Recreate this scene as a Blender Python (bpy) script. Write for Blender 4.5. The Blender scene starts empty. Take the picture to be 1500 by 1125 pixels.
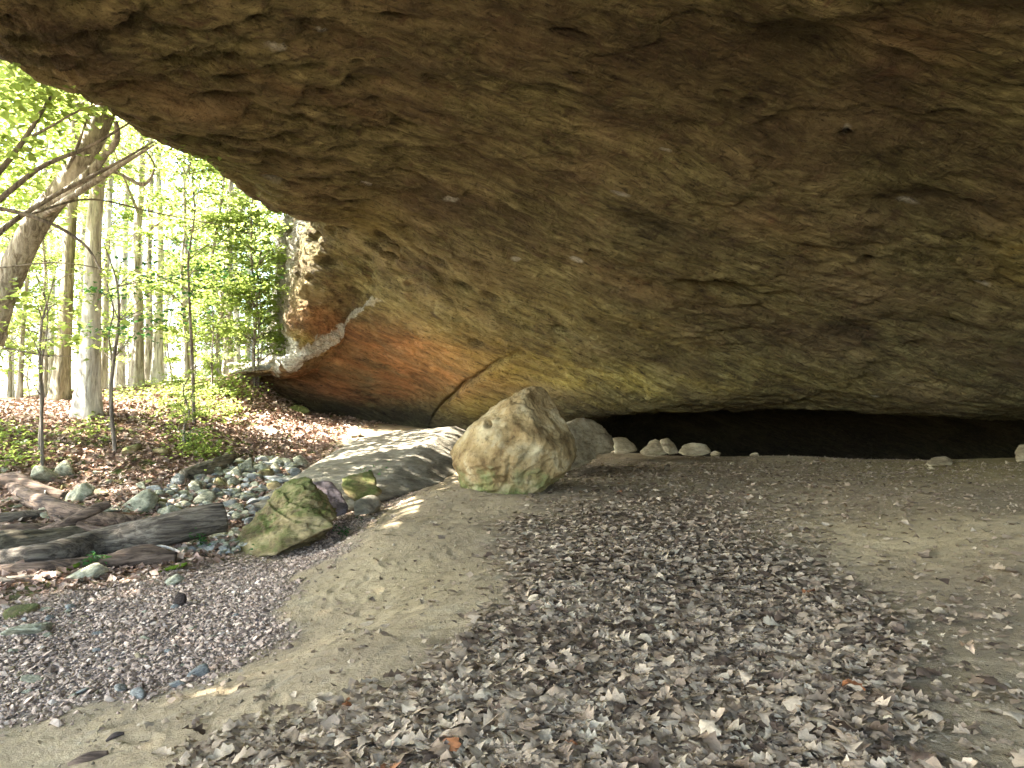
import bpy, bmesh, math, random
import numpy as np
from math import radians, sin, cos, pi
from mathutils import Vector, Matrix

# ------------------------------------------------------------ camera, light, exposure
scene = bpy.context.scene
C = scene.collection
F = 1133.0                      # focal length in photo pixels (1500 wide)
EYE = 1.6
PITCH = math.atan(27.5 / F)
cam_d = bpy.data.cameras.new("camera")
cam_d.sensor_width = 36.0
cam_d.lens = 36.0 * F / 1500.0
cam_d.clip_start = 0.05
cam_d.clip_end = 2000
cam = bpy.data.objects.new("camera", cam_d)
C.objects.link(cam)
cam.location = (0, 0, EYE)
cam.rotation_euler = (radians(90) + PITCH, 0, 0)
scene.camera = cam

SUN_AZ = math.atan2(-0.97, -0.10)      # direction TO the sun, from +Y clockwise
SUN_EL = radians(46)
world = bpy.data.worlds.new("World")
scene.world = world
world.use_nodes = True
wn = world.node_tree.nodes
wl = world.node_tree.links
wn.clear()
sky = wn.new("ShaderNodeTexSky")
sky.sky_type = 'NISHITA'
sky.sun_disc = False
sky.sun_elevation = SUN_EL
sky.sun_rotation = SUN_AZ
sky.dust_density = 2.0
bg = wn.new("ShaderNodeBackground")
bg.inputs[1].default_value = 0.15
wo = wn.new("ShaderNodeOutputWorld")
wl.new(sky.outputs[0], bg.inputs[0])
wl.new(bg.outputs[0], wo.inputs[0])
sun_d = bpy.data.lights.new("sun", 'SUN')
sun_d.energy = 5.0
sun_d.angle = radians(0.5)
sun_d.color = (1.0, 0.95, 0.86)
sun = bpy.data.objects.new("sun", sun_d)
C.objects.link(sun)
sv = Vector((sin(SUN_AZ) * cos(SUN_EL), cos(SUN_AZ) * cos(SUN_EL), sin(SUN_EL)))
sun.rotation_euler = sv.to_track_quat('Z', 'Y').to_euler()
sun.location = (-20, 0, 30)
scene.view_settings.view_transform = 'Standard'
scene.view_settings.look = 'None'
scene.view_settings.gamma = 1.0
scene.view_settings.exposure = 3.95
scene.view_settings.use_curve_mapping = False
scene.render.engine = 'CYCLES'
scene.cycles.max_bounces = 10
scene.cycles.diffuse_bounces = 7
scene.cycles.transmission_bounces = 5
scene.cycles.transparent_max_bounces = 4

random.seed(7)
RNG = np.random.default_rng(11)

# ------------------------------------------------------------ helpers
FWD = np.array([0, cos(PITCH), sin(PITCH)])
UP = np.array([0, -sin(PITCH), cos(PITCH)])

def at(px, py, Y):
    """point at forward distance Y seen at photo position px,py (used to measure the place)"""
    cx = (px - 750.0) / F
    cy = (562.5 - py) / F
    d = FWD + np.array([cx, 0, 0]) + UP * cy
    k = Y / d[1]
    return np.array([d[0] * k, Y, EYE + d[2] * k])

def project(P):
    P = np.asarray(P, dtype=float)
    q = P - np.array([0, 0, EYE])
    dep = q @ FWD
    dep = np.where(dep > 0.05, dep, 0.05)
    return 750 + F * q[..., 0] / dep, 562.5 - F * (q @ UP) / dep

_perm = np.random.default_rng(3).permutation(256)
_perm = np.concatenate([_perm, _perm, _perm])
_g = np.random.default_rng(5).normal(size=(256, 3))
_g /= np.linalg.norm(_g, axis=1)[:, None]

def noise3(p):
    p = np.asarray(p, dtype=float)
    i = np.floor(p).astype(int)
    f = p - i
    u = f * f * f * (f * (f * 6 - 15) + 10)
    i &= 255
    out = 0
    for dx in (0, 1):
        wx = u[:, 0] if dx else 1 - u[:, 0]
        a = _perm[(i[:, 0] + dx) & 255]
        for dy in (0, 1):
            wy = u[:, 1] if dy else 1 - u[:, 1]
            b = _perm[a + ((i[:, 1] + dy) & 255)]
            for dz in (0, 1):
                wz = u[:, 2] if dz else 1 - u[:, 2]
                h = _perm[b + ((i[:, 2] + dz) & 255)]
                g = _g[h]
                d = g[:, 0] * (f[:, 0] - dx) + g[:, 1] * (f[:, 1] - dy) + g[:, 2] * (f[:, 2] - dz)
                out = out + wx * wy * wz * d
    return out * 1.6

def fbm(p, octv=4, gain=0.5, lac=2.03, ridged=False):
    a, s, tot = 1.0, 0, 0
    p = np.asarray(p, dtype=float)
    for k in range(octv):
        n = noise3(p + 17.3 * k)
        if ridged:
            n = 1 - 2 * np.abs(n)
        s = s + a * n
        tot += a
        a *= gain
        p = p * lac
    return s / tot

def sstep(a, b, x):
    t = np.clip((x - a) / (b - a), 0, 1)
    return t * t * (3 - 2 * t)

def mesh_from(name, V, Fq, smooth=True, attrs=None):
    """V (n,3); Fq (m,3) or (m,4) int"""
    V = np.asarray(V, dtype=np.float32)
    Fq = np.asarray(Fq, dtype=np.int32)
    me = bpy.data.meshes.new(name)
    k = Fq.shape[1]
    me.vertices.add(len(V))
    me.vertices.foreach_set("co", V.ravel())
    me.loops.add(Fq.size)
    me.loops.foreach_set("vertex_index", Fq.ravel())
    me.polygons.add(len(Fq))
    me.polygons.foreach_set("loop_start", np.arange(0, Fq.size, k, dtype=np.int32))
    me.polygons.foreach_set("loop_total", np.full(len(Fq), k, dtype=np.int32))
    me.update(calc_edges=True)
    me.polygons.foreach_set("use_smooth", np.full(len(Fq), smooth, dtype=bool))
    if attrs:
        for an, av in attrs.items():
            av = np.asarray(av, dtype=np.float32)
            if av.ndim == 1:
                at_ = me.attributes.new(an, 'FLOAT', 'POINT')
                at_.data.foreach_set("value", av)
            else:
                at_ = me.attributes.new(an, 'FLOAT_COLOR', 'POINT')
                at_.data.foreach_set("color", av.ravel())
    me.update()
    return me

def link(name, me, mat=None, parent=None, loc=None):
    o = bpy.data.objects.new(name, me)
    C.objects.link(o)
    if mat and me is not None and len(me.materials) == 0:
        me.materials.append(mat)
    if parent:
        o.parent = parent
    if loc is not None:
        o.location = loc
    return o

def tag(o, label=None, cat=None, group=None, kind=None):
    if label: o['label'] = label
    if cat: o['category'] = cat
    if group: o['group'] = group
    if kind: o['kind'] = kind
    return o

def merge(parts):
    V = []; Fs = []; o = 0
    for v, f in parts:
        V.append(v); Fs.append(f + o); o += len(v)
    return np.concatenate(V), np.concatenate(Fs)

def grid_faces(nu, nv, wrap=False):
    i, j = np.meshgrid(np.arange(nu - 1), np.arange(nv - (0 if wrap else 1)), indexing='ij')
    i = i.ravel(); j = j.ravel()
    j2 = (j + 1) % nv
    return np.stack([i * nv + j, i * nv + j2, (i + 1) * nv + j2, (i + 1) * nv + j], 1)

def in_poly(x, y, poly):
    poly = np.asarray(poly, float)
    ins = np.zeros(x.shape, bool)
    n = len(poly)
    for k in range(n):
        x1, y1 = poly[k]; x2, y2 = poly[(k + 1) % n]
        c = ((y1 > y) != (y2 > y))
        with np.errstate(divide='ignore', invalid='ignore'):
            xi = (x2 - x1) * (y - y1) / (y2 - y1) + x1
        ins ^= (c & (x < xi))
    return ins

def poly_sd(x, y, poly, closed=True):
    """signed distance (negative inside) to polygon, or plain distance to a polyline"""
    poly = np.asarray(poly, float)
    d = np.full(x.shape, 1e9)
    n = len(poly)
    for k in range(n if closed else n - 1):
        a = poly[k]; b = poly[(k + 1) % n]
        ab = b - a
        t = np.clip(((x - a[0]) * ab[0] + (y - a[1]) * ab[1]) / (ab @ ab + 1e-9), 0, 1)
        d = np.minimum(d, np.hypot(x - a[0] - t * ab[0], y - a[1] - t * ab[1]))
    if closed:
        d = np.where(in_poly(x, y, poly), -d, d)
    return d

# ------------------------------------------------------------ node materials
def new_mat(name):
    m = bpy.data.materials.new(name)
    m.use_nodes = True
    nt = m.node_tree
    for n in list(nt.nodes):
        nt.nodes.remove(n)
    return m, nt

class NT:
    def __init__(s, name):
        s.m, s.t = new_mat(name)
        s.out = s.t.nodes.new("ShaderNodeOutputMaterial")
    def n(s, typ, **kw):
        nd = s.t.nodes.new(typ)
        for k, v in kw.items():
            if k.startswith('i_'):
                nd.inputs[k[2:].replace('_', ' ')].default_value = v
            else:
                setattr(nd, k, v)
        return nd
    def l(s, a, b): s.t.links.new(a, b)
    def coord(s, kind='Object', scale=(1, 1, 1), rotz=None):
        tc = s.n("ShaderNodeTexCoord")
        o = tc.outputs[kind]
        if rotz is not None:
            m0 = s.n("ShaderNodeMapping"); m0.inputs['Rotation'].default_value = (0, 0, rotz)
            s.l(o, m0.inputs[0]); o = m0.outputs[0]
        mp = s.n("ShaderNodeMapping"); mp.inputs['Scale'].default_value = scale
        s.l(o, mp.inputs[0])
        return mp.outputs[0]
    def noise(s, co, scale, detail=6, rough=0.55, dist=0.0):
        nn = s.n("ShaderNodeTexNoise")
        nn.inputs['Scale'].default_value = scale
        nn.inputs['Detail'].default_value = detail
        nn.inputs['Roughness'].default_value = rough
        nn.inputs['Distortion'].default_value = dist
        s.l(co, nn.inputs['Vector'])
        return nn.outputs[0]
    def ramp(s, fac, stops, interp='LINEAR'):
        r = s.n("ShaderNodeValToRGB")
        r.color_ramp.interpolation = interp
        els = r.color_ramp.elements
        while len(els) < len(stops): els.new(0.5)
        for e, (p, c) in zip(els, stops):
            e.position = p
            e.color = c if len(c) == 4 else (*c, 1)
        s.l(fac, r.inputs[0])
        return r.outputs[0]
    def mix(s, fac, a, b, mode='MIX'):
        m = s.n("ShaderNodeMix", data_type='RGBA', blend_type=mode)
        for sock, v in ((m.inputs[0], fac), (m.inputs[6], a), (m.inputs[7], b)):
            if hasattr(v, 'is_output'): s.l(v, sock)
            elif isinstance(v, (int, float)): sock.default_value = v
            else: sock.default_value = (*v, 1) if len(v) == 3 else v
        return m.outputs[2]
    def math(s, op, a, b=0.0, clamp=False):
        m = s.n("ShaderNodeMath", operation=op, use_clamp=clamp)
        for sock, v in ((m.inputs[0], a), (m.inputs[1], b)):
            if hasattr(v, 'is_output'): s.l(v, sock)
            else: sock.default_value = v
        return m.outputs[0]
    def attr(s, name):
        a = s.n("ShaderNodeAttribute", attribute_name=name)
        return a
    def bump(s, h, strength=0.5, dist=0.05, nrm=None):
        b = s.n("ShaderNodeBump")
        b.inputs['Strength'].default_value = strength
        b.inputs['Distance'].default_value = dist
        s.l(h, b.inputs['Height'])
        if nrm: s.l(nrm, b.inputs['Normal'])
        return b.outputs[0]
    def princ(s, col, rough=0.9, nrm=None, spec=0.25):
        p = s.n("ShaderNodeBsdfPrincipled")
        if hasattr(col, 'is_output'): s.l(col, p.inputs['Base Color'])
        else: p.inputs['Base Color'].default_value = (*col, 1)
        if hasattr(rough, 'is_output'): s.l(rough, p.inputs['Roughness'])
        else: p.inputs['Roughness'].default_value = rough
        p.inputs['Specular IOR Level'].default_value = spec
        if nrm: s.l(nrm, p.inputs['Normal'])
        s.l(p.outputs[0], s.out.inputs[0])
        return p

BED = math.atan2(1.5, 12.9)      # plan direction of the bedding streaks; they dip as they go
DIP = math.atan2(4.7, 13.0)

def mat_roof():
    k = NT("roof_sandstone")
    tc = k.n("ShaderNodeTexCoord")
    w = k.n("ShaderNodeTexNoise"); w.inputs['Scale'].default_value = 0.35; w.inputs['Detail'].default_value = 4
    k.l(tc.outputs['Object'], w.inputs['Vector'])
    vm = k.n("ShaderNodeVectorMath", operation='MULTIPLY_ADD')
    k.l(w.outputs[1], vm.inputs[0]); vm.inputs[1].default_value = (.8, .8, .6); k.l(tc.outputs['Object'], vm.inputs[2])
    m0 = k.n("ShaderNodeMapping"); m0.inputs['Rotation'].default_value = (0, 0, -BED); k.l(vm.outputs[0], m0.inputs[0])
    mr = k.n("ShaderNodeMapping"); mr.inputs['Rotation'].default_value = (0, -DIP, 0); k.l(m0.outputs[0], mr.inputs[0])
    m1 = k.n("ShaderNodeMapping"); m1.inputs['Scale'].default_value = (0.2, 1, 1.25); k.l(mr.outputs[0], m1.inputs[0])
    st = m1.outputs[0]
    iso = tc.outputs['Object']
    n1 = k.noise(st, 0.9, 7, 0.6)
    n2 = k.noise(st, 5.0, 8, 0.7, 0.4)
    n3 = k.noise(iso, 0.45, 6, 0.65)
    n4 = k.noise(iso, 14.0, 6, 0.7)
    n5 = k.noise(iso, 2.6, 7, 0.7, 0.6)
    base = k.ramp(n1, [(0.36, (0.055, 0.040, 0.023)), (0.46, (0.13, 0.093, 0.051)), (0.54, (0.235, 0.178, 0.09)), (0.66, (0.40, 0.32, 0.17))])
    olive = k.ramp(n2, [(0.34, (0.06, 0.052, 0.022)), (0.5, (0.175, 0.157, 0.064)), (0.66, (0.40, 0.36, 0.17))])
    c = k.mix(k.ramp(n3, [(0.38, (0.1,) * 3), (0.60, (0.85,) * 3)]), base, olive)
    c = k.mix(k.ramp(n5, [(0.54, (0,) * 3), (0.66, (0.7,) * 3)]), c, (0.085, 0.045, 0.028))
    c = k.mix(k.ramp(n2, [(0.5, (0,) * 3), (0.42, (0.0,) * 3), (0.36, (0.55,) * 3)]) if False else k.ramp(n2, [(0.30, (0.6,) * 3), (0.44, (0,) * 3)]), c, (0.05, 0.035, 0.022))
    n7 = k.noise(st, 0.28, 5, 0.6, 0.8)
    c = k.mix(k.ramp(n7, [(0.38, (0.5,) * 3), (0.52, (0,) * 3)]), c, k.mix(0.5, k.ramp(n2, [(.3, (.02, .014, .01)), (.7, (.09, .055, .032))]), (0.06, 0.036, 0.022)))
    a = k.attr("stain_and_light")
    sep = k.n("ShaderNodeSeparateColor"); k.l(a.outputs['Color'], sep.inputs[0])
    or_ = k.math('MULTIPLY', sep.outputs[0], k.ramp(n2, [(0.25, (0.45,) * 3), (0.6, (1,) * 3)]))
    c = k.mix(or_, c, k.ramp(n2, [(0.3, (0.24, 0.09, 0.035)), (0.55, (0.46, 0.20, 0.08)), (0.75, (0.52, 0.30, 0.16))]))
    ye = k.math('MULTIPLY', sep.outputs[1], k.ramp(n5, [(0.3, (0.35,) * 3), (0.6, (1,) * 3)]))
    c = k.mix(ye, c, k.ramp(n2, [(0.34, (0.16, 0.12, 0.03)), (0.5, (0.42, 0.34, 0.09)), (0.66, (0.58, 0.50, 0.18))]))
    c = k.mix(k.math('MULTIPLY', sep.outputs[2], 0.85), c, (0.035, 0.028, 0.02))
    c = k.mix(k.math('MULTIPLY', a.outputs['Alpha'], k.ramp(n5, [(.3, (.45,) * 3), (.55, (1,) * 3)])), c, k.ramp(n4, [(.35, (.36, .34, .28)), (.6, (.68, .66, .58))]))
    n6 = k.noise(st, 16.0, 6, 0.75, 0.3)
    c = k.mix(k.ramp(n6, [(0.56, (0,) * 3), (0.70, (0.45,) * 3)]), c, (0.30, 0.26, 0.15))
    c = k.mix(k.ramp(n6, [(0.36, (0.8,) * 3), (0.46, (0,) * 3)]), c, (0.025, 0.018, 0.012))
    hv = k.math('ADD', k.math('ADD', n2, k.math('MULTIPLY', n5, 0.8)), k.math('ADD', k.math('MULTIPLY', n4, 0.3), k.math('MULTIPLY', n6, 0.4)))
    def vor(co_, sc, lo, hi):
        v = k.n("ShaderNodeTexVoronoi"); v.inputs['Scale'].default_value = sc; v.feature = 'F1'
        wv = k.n("ShaderNodeVectorMath", operation='MULTIPLY_ADD')
        nz = k.n("ShaderNodeTexNoise"); nz.inputs['Scale'].default_value = sc * .8; nz.inputs['Detail'].default_value = 3
        k.l(co_, nz.inputs['Vector']); k.l(nz.outputs[1], wv.inputs[0]); wv.inputs[1].default_value = (1.2 / sc,) * 3; k.l(co_, wv.inputs[2])
        k.l(wv.outputs[0], v.inputs['Vector'])
        return k.ramp(v.outputs[0], [(lo, (0,) * 3), (hi, (1,) * 3)])
    st2 = k.n("ShaderNodeMapping"); st2.inputs['Scale'].default_value = (0.42, 1, 1.1); k.l(mr.outputs[0], st2.inputs[0])
    pit = vor(st2.outputs[0], 3.4, .10, .42)
    pit2 = vor(st2.outputs[0], 9.0, .10, .45)
    patch = k.ramp(n5, [(0.42, (0,) * 3), (0.58, (1,) * 3)])
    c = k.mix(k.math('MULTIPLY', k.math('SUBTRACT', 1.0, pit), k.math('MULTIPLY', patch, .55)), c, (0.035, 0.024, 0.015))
    hv = k.math('ADD', hv, k.math('ADD', k.math('MULTIPLY', k.math('MULTIPLY', pit, patch), .35), k.math('MULTIPLY', pit2, .16)))
    nb = k.bump(hv, 1.0, 0.26)
    k.princ(c, 0.9, nb, 0.2)
    return k.m

def mat_ground():
    k = NT("ground_soil")
    tc = k.n("ShaderNodeTexCoord"); co = tc.outputs['Object']
    n1 = k.noise(co, 0.6, 6, 0.6)
    n2 = k.noise(co, 7.0, 8, 0.7)
    n3 = k.noise(co, 60.0, 4, 0.7)
    n4 = k.noise(co, 2.2, 6, 0.65, 0.5)
    sand = k.ramp(n1, [(0.35, (0.26, 0.205, 0.13)), (0.55, (0.36, 0.285, 0.175)), (0.7, (0.42, 0.335, 0.215))])
    sand = k.mix(k.ramp(n4, [(0.38, (0.55,) * 3), (0.50, (0,) * 3)]), sand, (0.25, 0.195, 0.125))
    sand = k.mix(k.ramp(n4, [(0.56, (0,) * 3), (0.68, (0.5,) * 3)]), sand, (0.38, 0.33, 0.24))
    sand = k.mix(k.ramp(n2, [(0.35, (0.5,) * 3), (0.55, (0,) * 3)]), sand, (0.16, 0.125, 0.085))
    sand = k.mix(k.ramp(n3, [(0.62, (0,) * 3), (0.72, (0.55,) * 3)]), sand, (0.42, 0.37, 0.28))
    sand = k.mix(k.ramp(n3, [(0.30, (0.6,) * 3), (0.38, (0,) * 3)]), sand, (0.09, 0.07, 0.05))
    z = k.attr("zone")
    sep = k.n("ShaderNodeSeparateColor"); k.l(z.outputs['Color'], sep.inputs[0])
    grav = k.ramp(n3, [(0.3, (0.07, 0.055, 0.05)), (0.6, (0.22, 0.18, 0.16))])
    lit = k.ramp(n3, [(0.3, (0.05, 0.04, 0.032)), (0.65, (0.20, 0.165, 0.13))])
    fst = k.ramp(n2, [(0.3, (0.08, 0.045, 0.028)), (0.55, (0.19, 0.11, 0.07)), (0.7, (0.30, 0.19, 0.13))])
    fst = k.mix(k.ramp(n4, [(0.50, (0,) * 3), (0.60, (0.85,) * 3)]), fst, k.ramp(n2, [(0.3, (0.03, 0.055, 0.012)), (0.7, (0.10, 0.15, 0.03))]))
    c = k.mix(sep.outputs[0], sand, grav)
    c = k.mix(sep.outputs[1], c, lit)
    c = k.mix(sep.outputs[2], c, fst)
    c = k.mix(k.math('MULTIPLY', z.outputs['Alpha'], 0.55), c, (0.24, 0.20, 0.055))
    h = k.math('ADD', n2, k.math('MULTIPLY', n3, 0.35))
    k.princ(c, 0.95, k.bump(h, 0.8, 0.05), 0.15)
    return k.m

def mat_rock(name, lo, mid, hi, moss=0.0, mosslow=0.0, mosscol=(0.10, 0.13, 0.02), scale=1.0, streak=(1, 1, 3)):
    k = NT(name)
    co = k.coord('Object', streak)
    iso = k.coord('Object')
    inf = k.n("ShaderNodeObjectInfo")
    off = k.n("ShaderNodeVectorMath", operation='ADD')
    cr = k.n("ShaderNodeCombineXYZ")
    r10 = k.math('MULTIPLY', inf.outputs['Random'], 40.0)
    for q in range(3): k.l(r10, cr.inputs[q])
    k.l(co, off.inputs[0]); k.l(cr.outputs[0], off.inputs[1])
    off2 = k.n("ShaderNodeVectorMath", operation='ADD'); k.l(iso, off2.inputs[0]); k.l(cr.outputs[0], off2.inputs[1])
    co = off.outputs[0]; iso = off2.outputs[0]
    n1 = k.noise(co, 1.6 * scale, 7, 0.65, 0.3)
    n2 = k.noise(co, 9 * scale, 8, 0.72)
    n3 = k.noise(iso, 2.4 * scale, 6, 0.6)
    n4 = k.noise(iso, 30 * scale, 5, 0.7)
    c = k.ramp(n1, [(0.34, lo), (0.5, mid), (0.68, hi)])
    c = k.mix(k.ramp(n2, [(0.33, (0.65,) * 3), (0.48, (0,) * 3)]), c, tuple(0.35 * v for v in lo))
    c = k.mix(k.ramp(n3, [(0.58, (0,) * 3), (0.66, (0.35,) * 3)]), c, hi)
    if moss or mosslow:
        g = k.n("ShaderNodeNewGeometry")
        sx = k.n("ShaderNodeSeparateXYZ"); k.l(g.outputs['Normal'], sx.inputs[0])
        tc2 = k.n("ShaderNodeTexCoord"); sz = k.n("ShaderNodeSeparateXYZ"); k.l(tc2.outputs['Object'], sz.inputs[0])
        if moss:
            f = k.math('ADD', k.math('MULTIPLY', sx.outputs[2], 0.35), n3)
            f = k.math('ADD', f, k.math('MULTIPLY', n2, 0.3))
            f = k.math('ADD', f, moss - 0.5)
        else:
            f = k.math('ADD', n3, k.math('MULTIPLY', sz.outputs[2], -0.55 * 1))
            f = k.math('ADD', f, k.math('MULTIPLY', n2, 0.3))
            f = k.math('ADD', f, mosslow)
        mk = k.ramp(f, [(0.60, (0,) * 3), (0.85, (0.85,) * 3)])
        mc = k.ramp(n4, [(0.3, tuple(0.45 * v for v in mosscol)), (0.7, tuple(1.4 * v for v in mosscol))])
        c = k.mix(mk, c, mc)
    h = k.math('ADD', n2, k.math('MULTIPLY', n4, 0.3))
    k.princ(c, 0.88, k.bump(h, 0.7, 0.05 / scale), 0.25)
    return k.m

def mat_bark(name, lo, hi, moss=0.0):
    k = NT(name)
    co = k.coord('Object', (7, 7, 0.9))
    n1 = k.noise(co, 1.6, 7, 0.7, 0.6)
    n2 = k.noise(k.coord('Object'), 1.3, 5, 0.6)
    c = k.ramp(n1, [(0.32, tuple(0.3 * v for v in lo)), (0.45, lo), (0.62, hi)])
    c = k.mix(k.ramp(n2, [(0.5, (0,) * 3), (0.65, (0.45,) * 3)]), c, tuple(min(1, 1.35 * v) for v in hi))
    if moss:
        f = k.math('ADD', n2, moss - 0.5)
        c = k.mix(k.ramp(f, [(0.5, (0,) * 3), (0.66, (0.85,) * 3)]), c, (0.08, 0.11, 0.02))
    k.princ(c, 0.92, k.bump(n1, 0.9, 0.06), 0.15)
    return k.m

def mat_wood(name, lo, hi, moss=0.0):
    """fallen wood: grain runs along local X"""
    k = NT(name)
    co = k.coord('Object', (0.8, 9, 9))
    n1 = k.noise(co, 1.5, 7, 0.7, 0.5)
    n2 = k.noise(k.coord('Object'), 2.0, 6, 0.65)
    c = k.ramp(n1, [(0.33, tuple(0.25 * v for v in lo)), (0.46, lo), (0.64, hi)])
    if moss:
        g = k.n("ShaderNodeNewGeometry")
        sx = k.n("ShaderNodeSeparateXYZ"); k.l(g.outputs['Normal'], sx.inputs[0])
        f = k.math('ADD', k.math('ADD', n2, k.math('MULTIPLY', sx.outputs[2], 0.2)), moss - 0.5)
        c = k.mix(k.ramp(f, [(0.55, (0,) * 3), (0.68, (0.9,) * 3)]), c, (0.11, 0.15, 0.03))
    k.princ(c, 0.9, k.bump(n1, 0.9, 0.05), 0.2)
    return k.m

def mat_leaf(name, stops, trans, tfac=0.5):
    k = NT(name)
    a = k.attr("tone")
    c = k.ramp(a.outputs['Fac'], stops)
    d = k.n("ShaderNodeBsdfDiffuse"); k.l(c, d.inputs[0])
    t = k.n("ShaderNodeBsdfTranslucent")
    k.l(k.mix(0.5, c, trans), t.inputs[0])
    mx = k.n("ShaderNodeMixShader"); mx.inputs[0].default_value = tfac
    k.l(d.outputs[0], mx.inputs[1]); k.l(t.outputs[0], mx.inputs[2])
    gl = k.n("ShaderNodeBsdfGlossy"); gl.inputs['Roughness'].default_value = 0.45
    m2 = k.n("ShaderNodeMixShader"); m2.inputs[0].default_value = 0.03
    k.l(mx.outputs[0], m2.inputs[1]); k.l(gl.outputs[0], m2.inputs[2])
    k.l(m2.outputs[0], k.out.inputs[0])
    return k.m

def mat_tone(name, stops, rough=0.8, spec=0.25, bump=None):
    k = NT(name)
    a = k.attr("tone")
    c = k.ramp(a.outputs['Fac'], stops)
    n = k.noise(k.coord('Object'), bump or 40, 5, 0.7)
    c = k.mix(k.ramp(n, [(0.35, (0.35,) * 3), (0.55, (0,) * 3)]), c, (0.05, 0.04, 0.03))
    k.princ(c, rough, k.bump(n, 0.4, 0.01), spec)
    return k.m

M = {}
M['roof'] = mat_roof()
M['ground'] = mat_ground()
M['boulder'] = mat_rock("boulder_sandstone", (0.13, 0.08, 0.03), (0.28, 0.20, 0.09), (0.44, 0.37, 0.22), mosslow=0.25, mosscol=(0.10, 0.13, 0.035), scale=1.0, streak=(1.2, 1.2, 1.0))
M['slab'] = mat_rock("grey_slab_rock", (0.085, 0.072, 0.05), (0.165, 0.145, 0.105), (0.27, 0.245, 0.185), moss=-0.08, scale=1.0, streak=(0.5, 1.5, 3))
M['mossrock'] = mat_rock("mossy_rock", (0.07, 0.05, 0.022), (0.19, 0.145, 0.065), (0.36, 0.29, 0.15), moss=0.32, mosscol=(0.075, 0.10, 0.018), streak=(0.6, 1.5, 2))
M['stone'] = mat_rock("creek_stone", (0.13, 0.13, 0.085), (0.29, 0.28, 0.19), (0.52, 0.50, 0.37), moss=-0.16, mosscol=(0.12, 0.17, 0.04), scale=2.0, streak=(1, 1, 2))
M['bluestone'] = mat_rock("blue_grey_stone", (0.12, 0.118, 0.105), (0.24, 0.24, 0.215), (0.42, 0.415, 0.37), scale=2.0, streak=(1, 1, 3))
M['tanstone'] = mat_rock("tan_cave_stone", (0.16, 0.12, 0.07), (0.30, 0.24, 0.14), (0.44, 0.37, 0.24), scale=1.6, streak=(1, 1, 2))
M['purple'] = mat_rock("purple_rock", (0.07, 0.055, 0.055), (0.16, 0.125, 0.125), (0.26, 0.215, 0.22), scale=2.0)
M['bark'] = mat_bark("grey_bark", (0.20, 0.17, 0.13), (0.44, 0.40, 0.33))
M['palebark'] = mat_bark("pale_bark", (0.40, 0.37, 0.32), (0.72, 0.69, 0.62))
M['mossbark'] = mat_bark("mossy_bark", (0.14, 0.12, 0.08), (0.32, 0.28, 0.20), moss=0.05)
M['twig'] = mat_bark("twig_bark", (0.13, 0.11, 0.09), (0.28, 0.24, 0.19))
M['wood'] = mat_wood("grey_rotting_wood", (0.075, 0.06, 0.045), (0.22, 0.185, 0.14), 0.02)
M['woodmoss'] = mat_wood("mossy_rotting_wood", (0.09, 0.075, 0.05), (0.24, 0.20, 0.14), 0.14)
M['woodbrown'] = mat_wood("brown_fallen_wood", (0.08, 0.055, 0.04), (0.22, 0.155, 0.11))
M['leaf'] = mat_leaf("green_leaf", [(0.0, (0.055, 0.105, 0.015)), (0.5, (0.10, 0.165, 0.025)), (1.0, (0.17, 0.23, 0.04))], (0.60, 0.68, 0.18), .62)
M['leafdark'] = mat_leaf("dark_green_leaf", [(0.0, (0.02, 0.055, 0.018)), (0.5, (0.04, 0.10, 0.03)), (1.0, (0.07, 0.15, 0.04))], (0.12, 0.30, 0.06), 0.4)
M['litter'] = mat_tone("dry_oak_leaf", [(0.0, (0.06, 0.037, 0.025)), (0.2, (0.17, 0.115, 0.075)), (0.45, (0.30, 0.22, 0.145)), (0.75, (0.41, 0.315, 0.215)), (0.95, (0.50, 0.41, 0.285)), (1.0, (0.33, 0.13, 0.05))], 0.6, 0.35)
M['redlitter'] = mat_tone("woodland_leaf", [(0.0, (0.15, 0.09, 0.06)), (0.4, (0.31, 0.20, 0.145)), (0.8, (0.42, 0.305, 0.235)), (1.0, (0.50, 0.40, 0.32))], 0.7)
M['pebble'] = mat_tone("gravel_pebble", [(0.0, (0.09, 0.065, 0.05)), (0.25, (0.25, 0.18, 0.135)), (0.55, (0.42, 0.31, 0.235)), (0.85, (0.56, 0.43, 0.33)), (1.0, (0.66, 0.57, 0.46))], 0.75)

# ------------------------------------------------------------ terrain
TP = [  # photo x, photo y, distance
    (345, 552, 27), (400, 578, 27), (430, 598, 27), (560, 622, 27), (640, 630, 27), (700, 640, 27),
    (500, 640, 23), (600, 640, 23), (550, 660, 20), (420, 640, 22), (300, 600, 23),
    (125, 610, 20), (60, 640, 18.5), (200, 650, 18.5), (300, 660, 19), (100, 700, 16.5), (200, 740, 14.6), (300, 715, 16.5),
    (400, 740, 16), (400, 690, 18.5), (460, 700, 18), (200, 790, 13), (0, 850, 10), (0, 700, 16), (0, 620, 19.2), (350, 800, 12.3),
    (90, 590, 24), (220, 575, 25), (320, 555, 27),
    (480, 805, 11.8), (430, 840, 10.2), (540, 748, 15), (600, 708, 17.5), (690, 692, 18),
    (560, 770, 11.2), (620, 760, 11.5), (500, 850, 9.0), (460, 930, 7.2), (640, 720, 14),
]
cp = [at(*p) for p in TP]
def gz(px, py, z):   # photo position on ground of known height
    d = at(px, py, 1.0)
    k = (z - EYE) / (d[2] - EYE)
    return np.array([d[0] * k, k, z])
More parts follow.
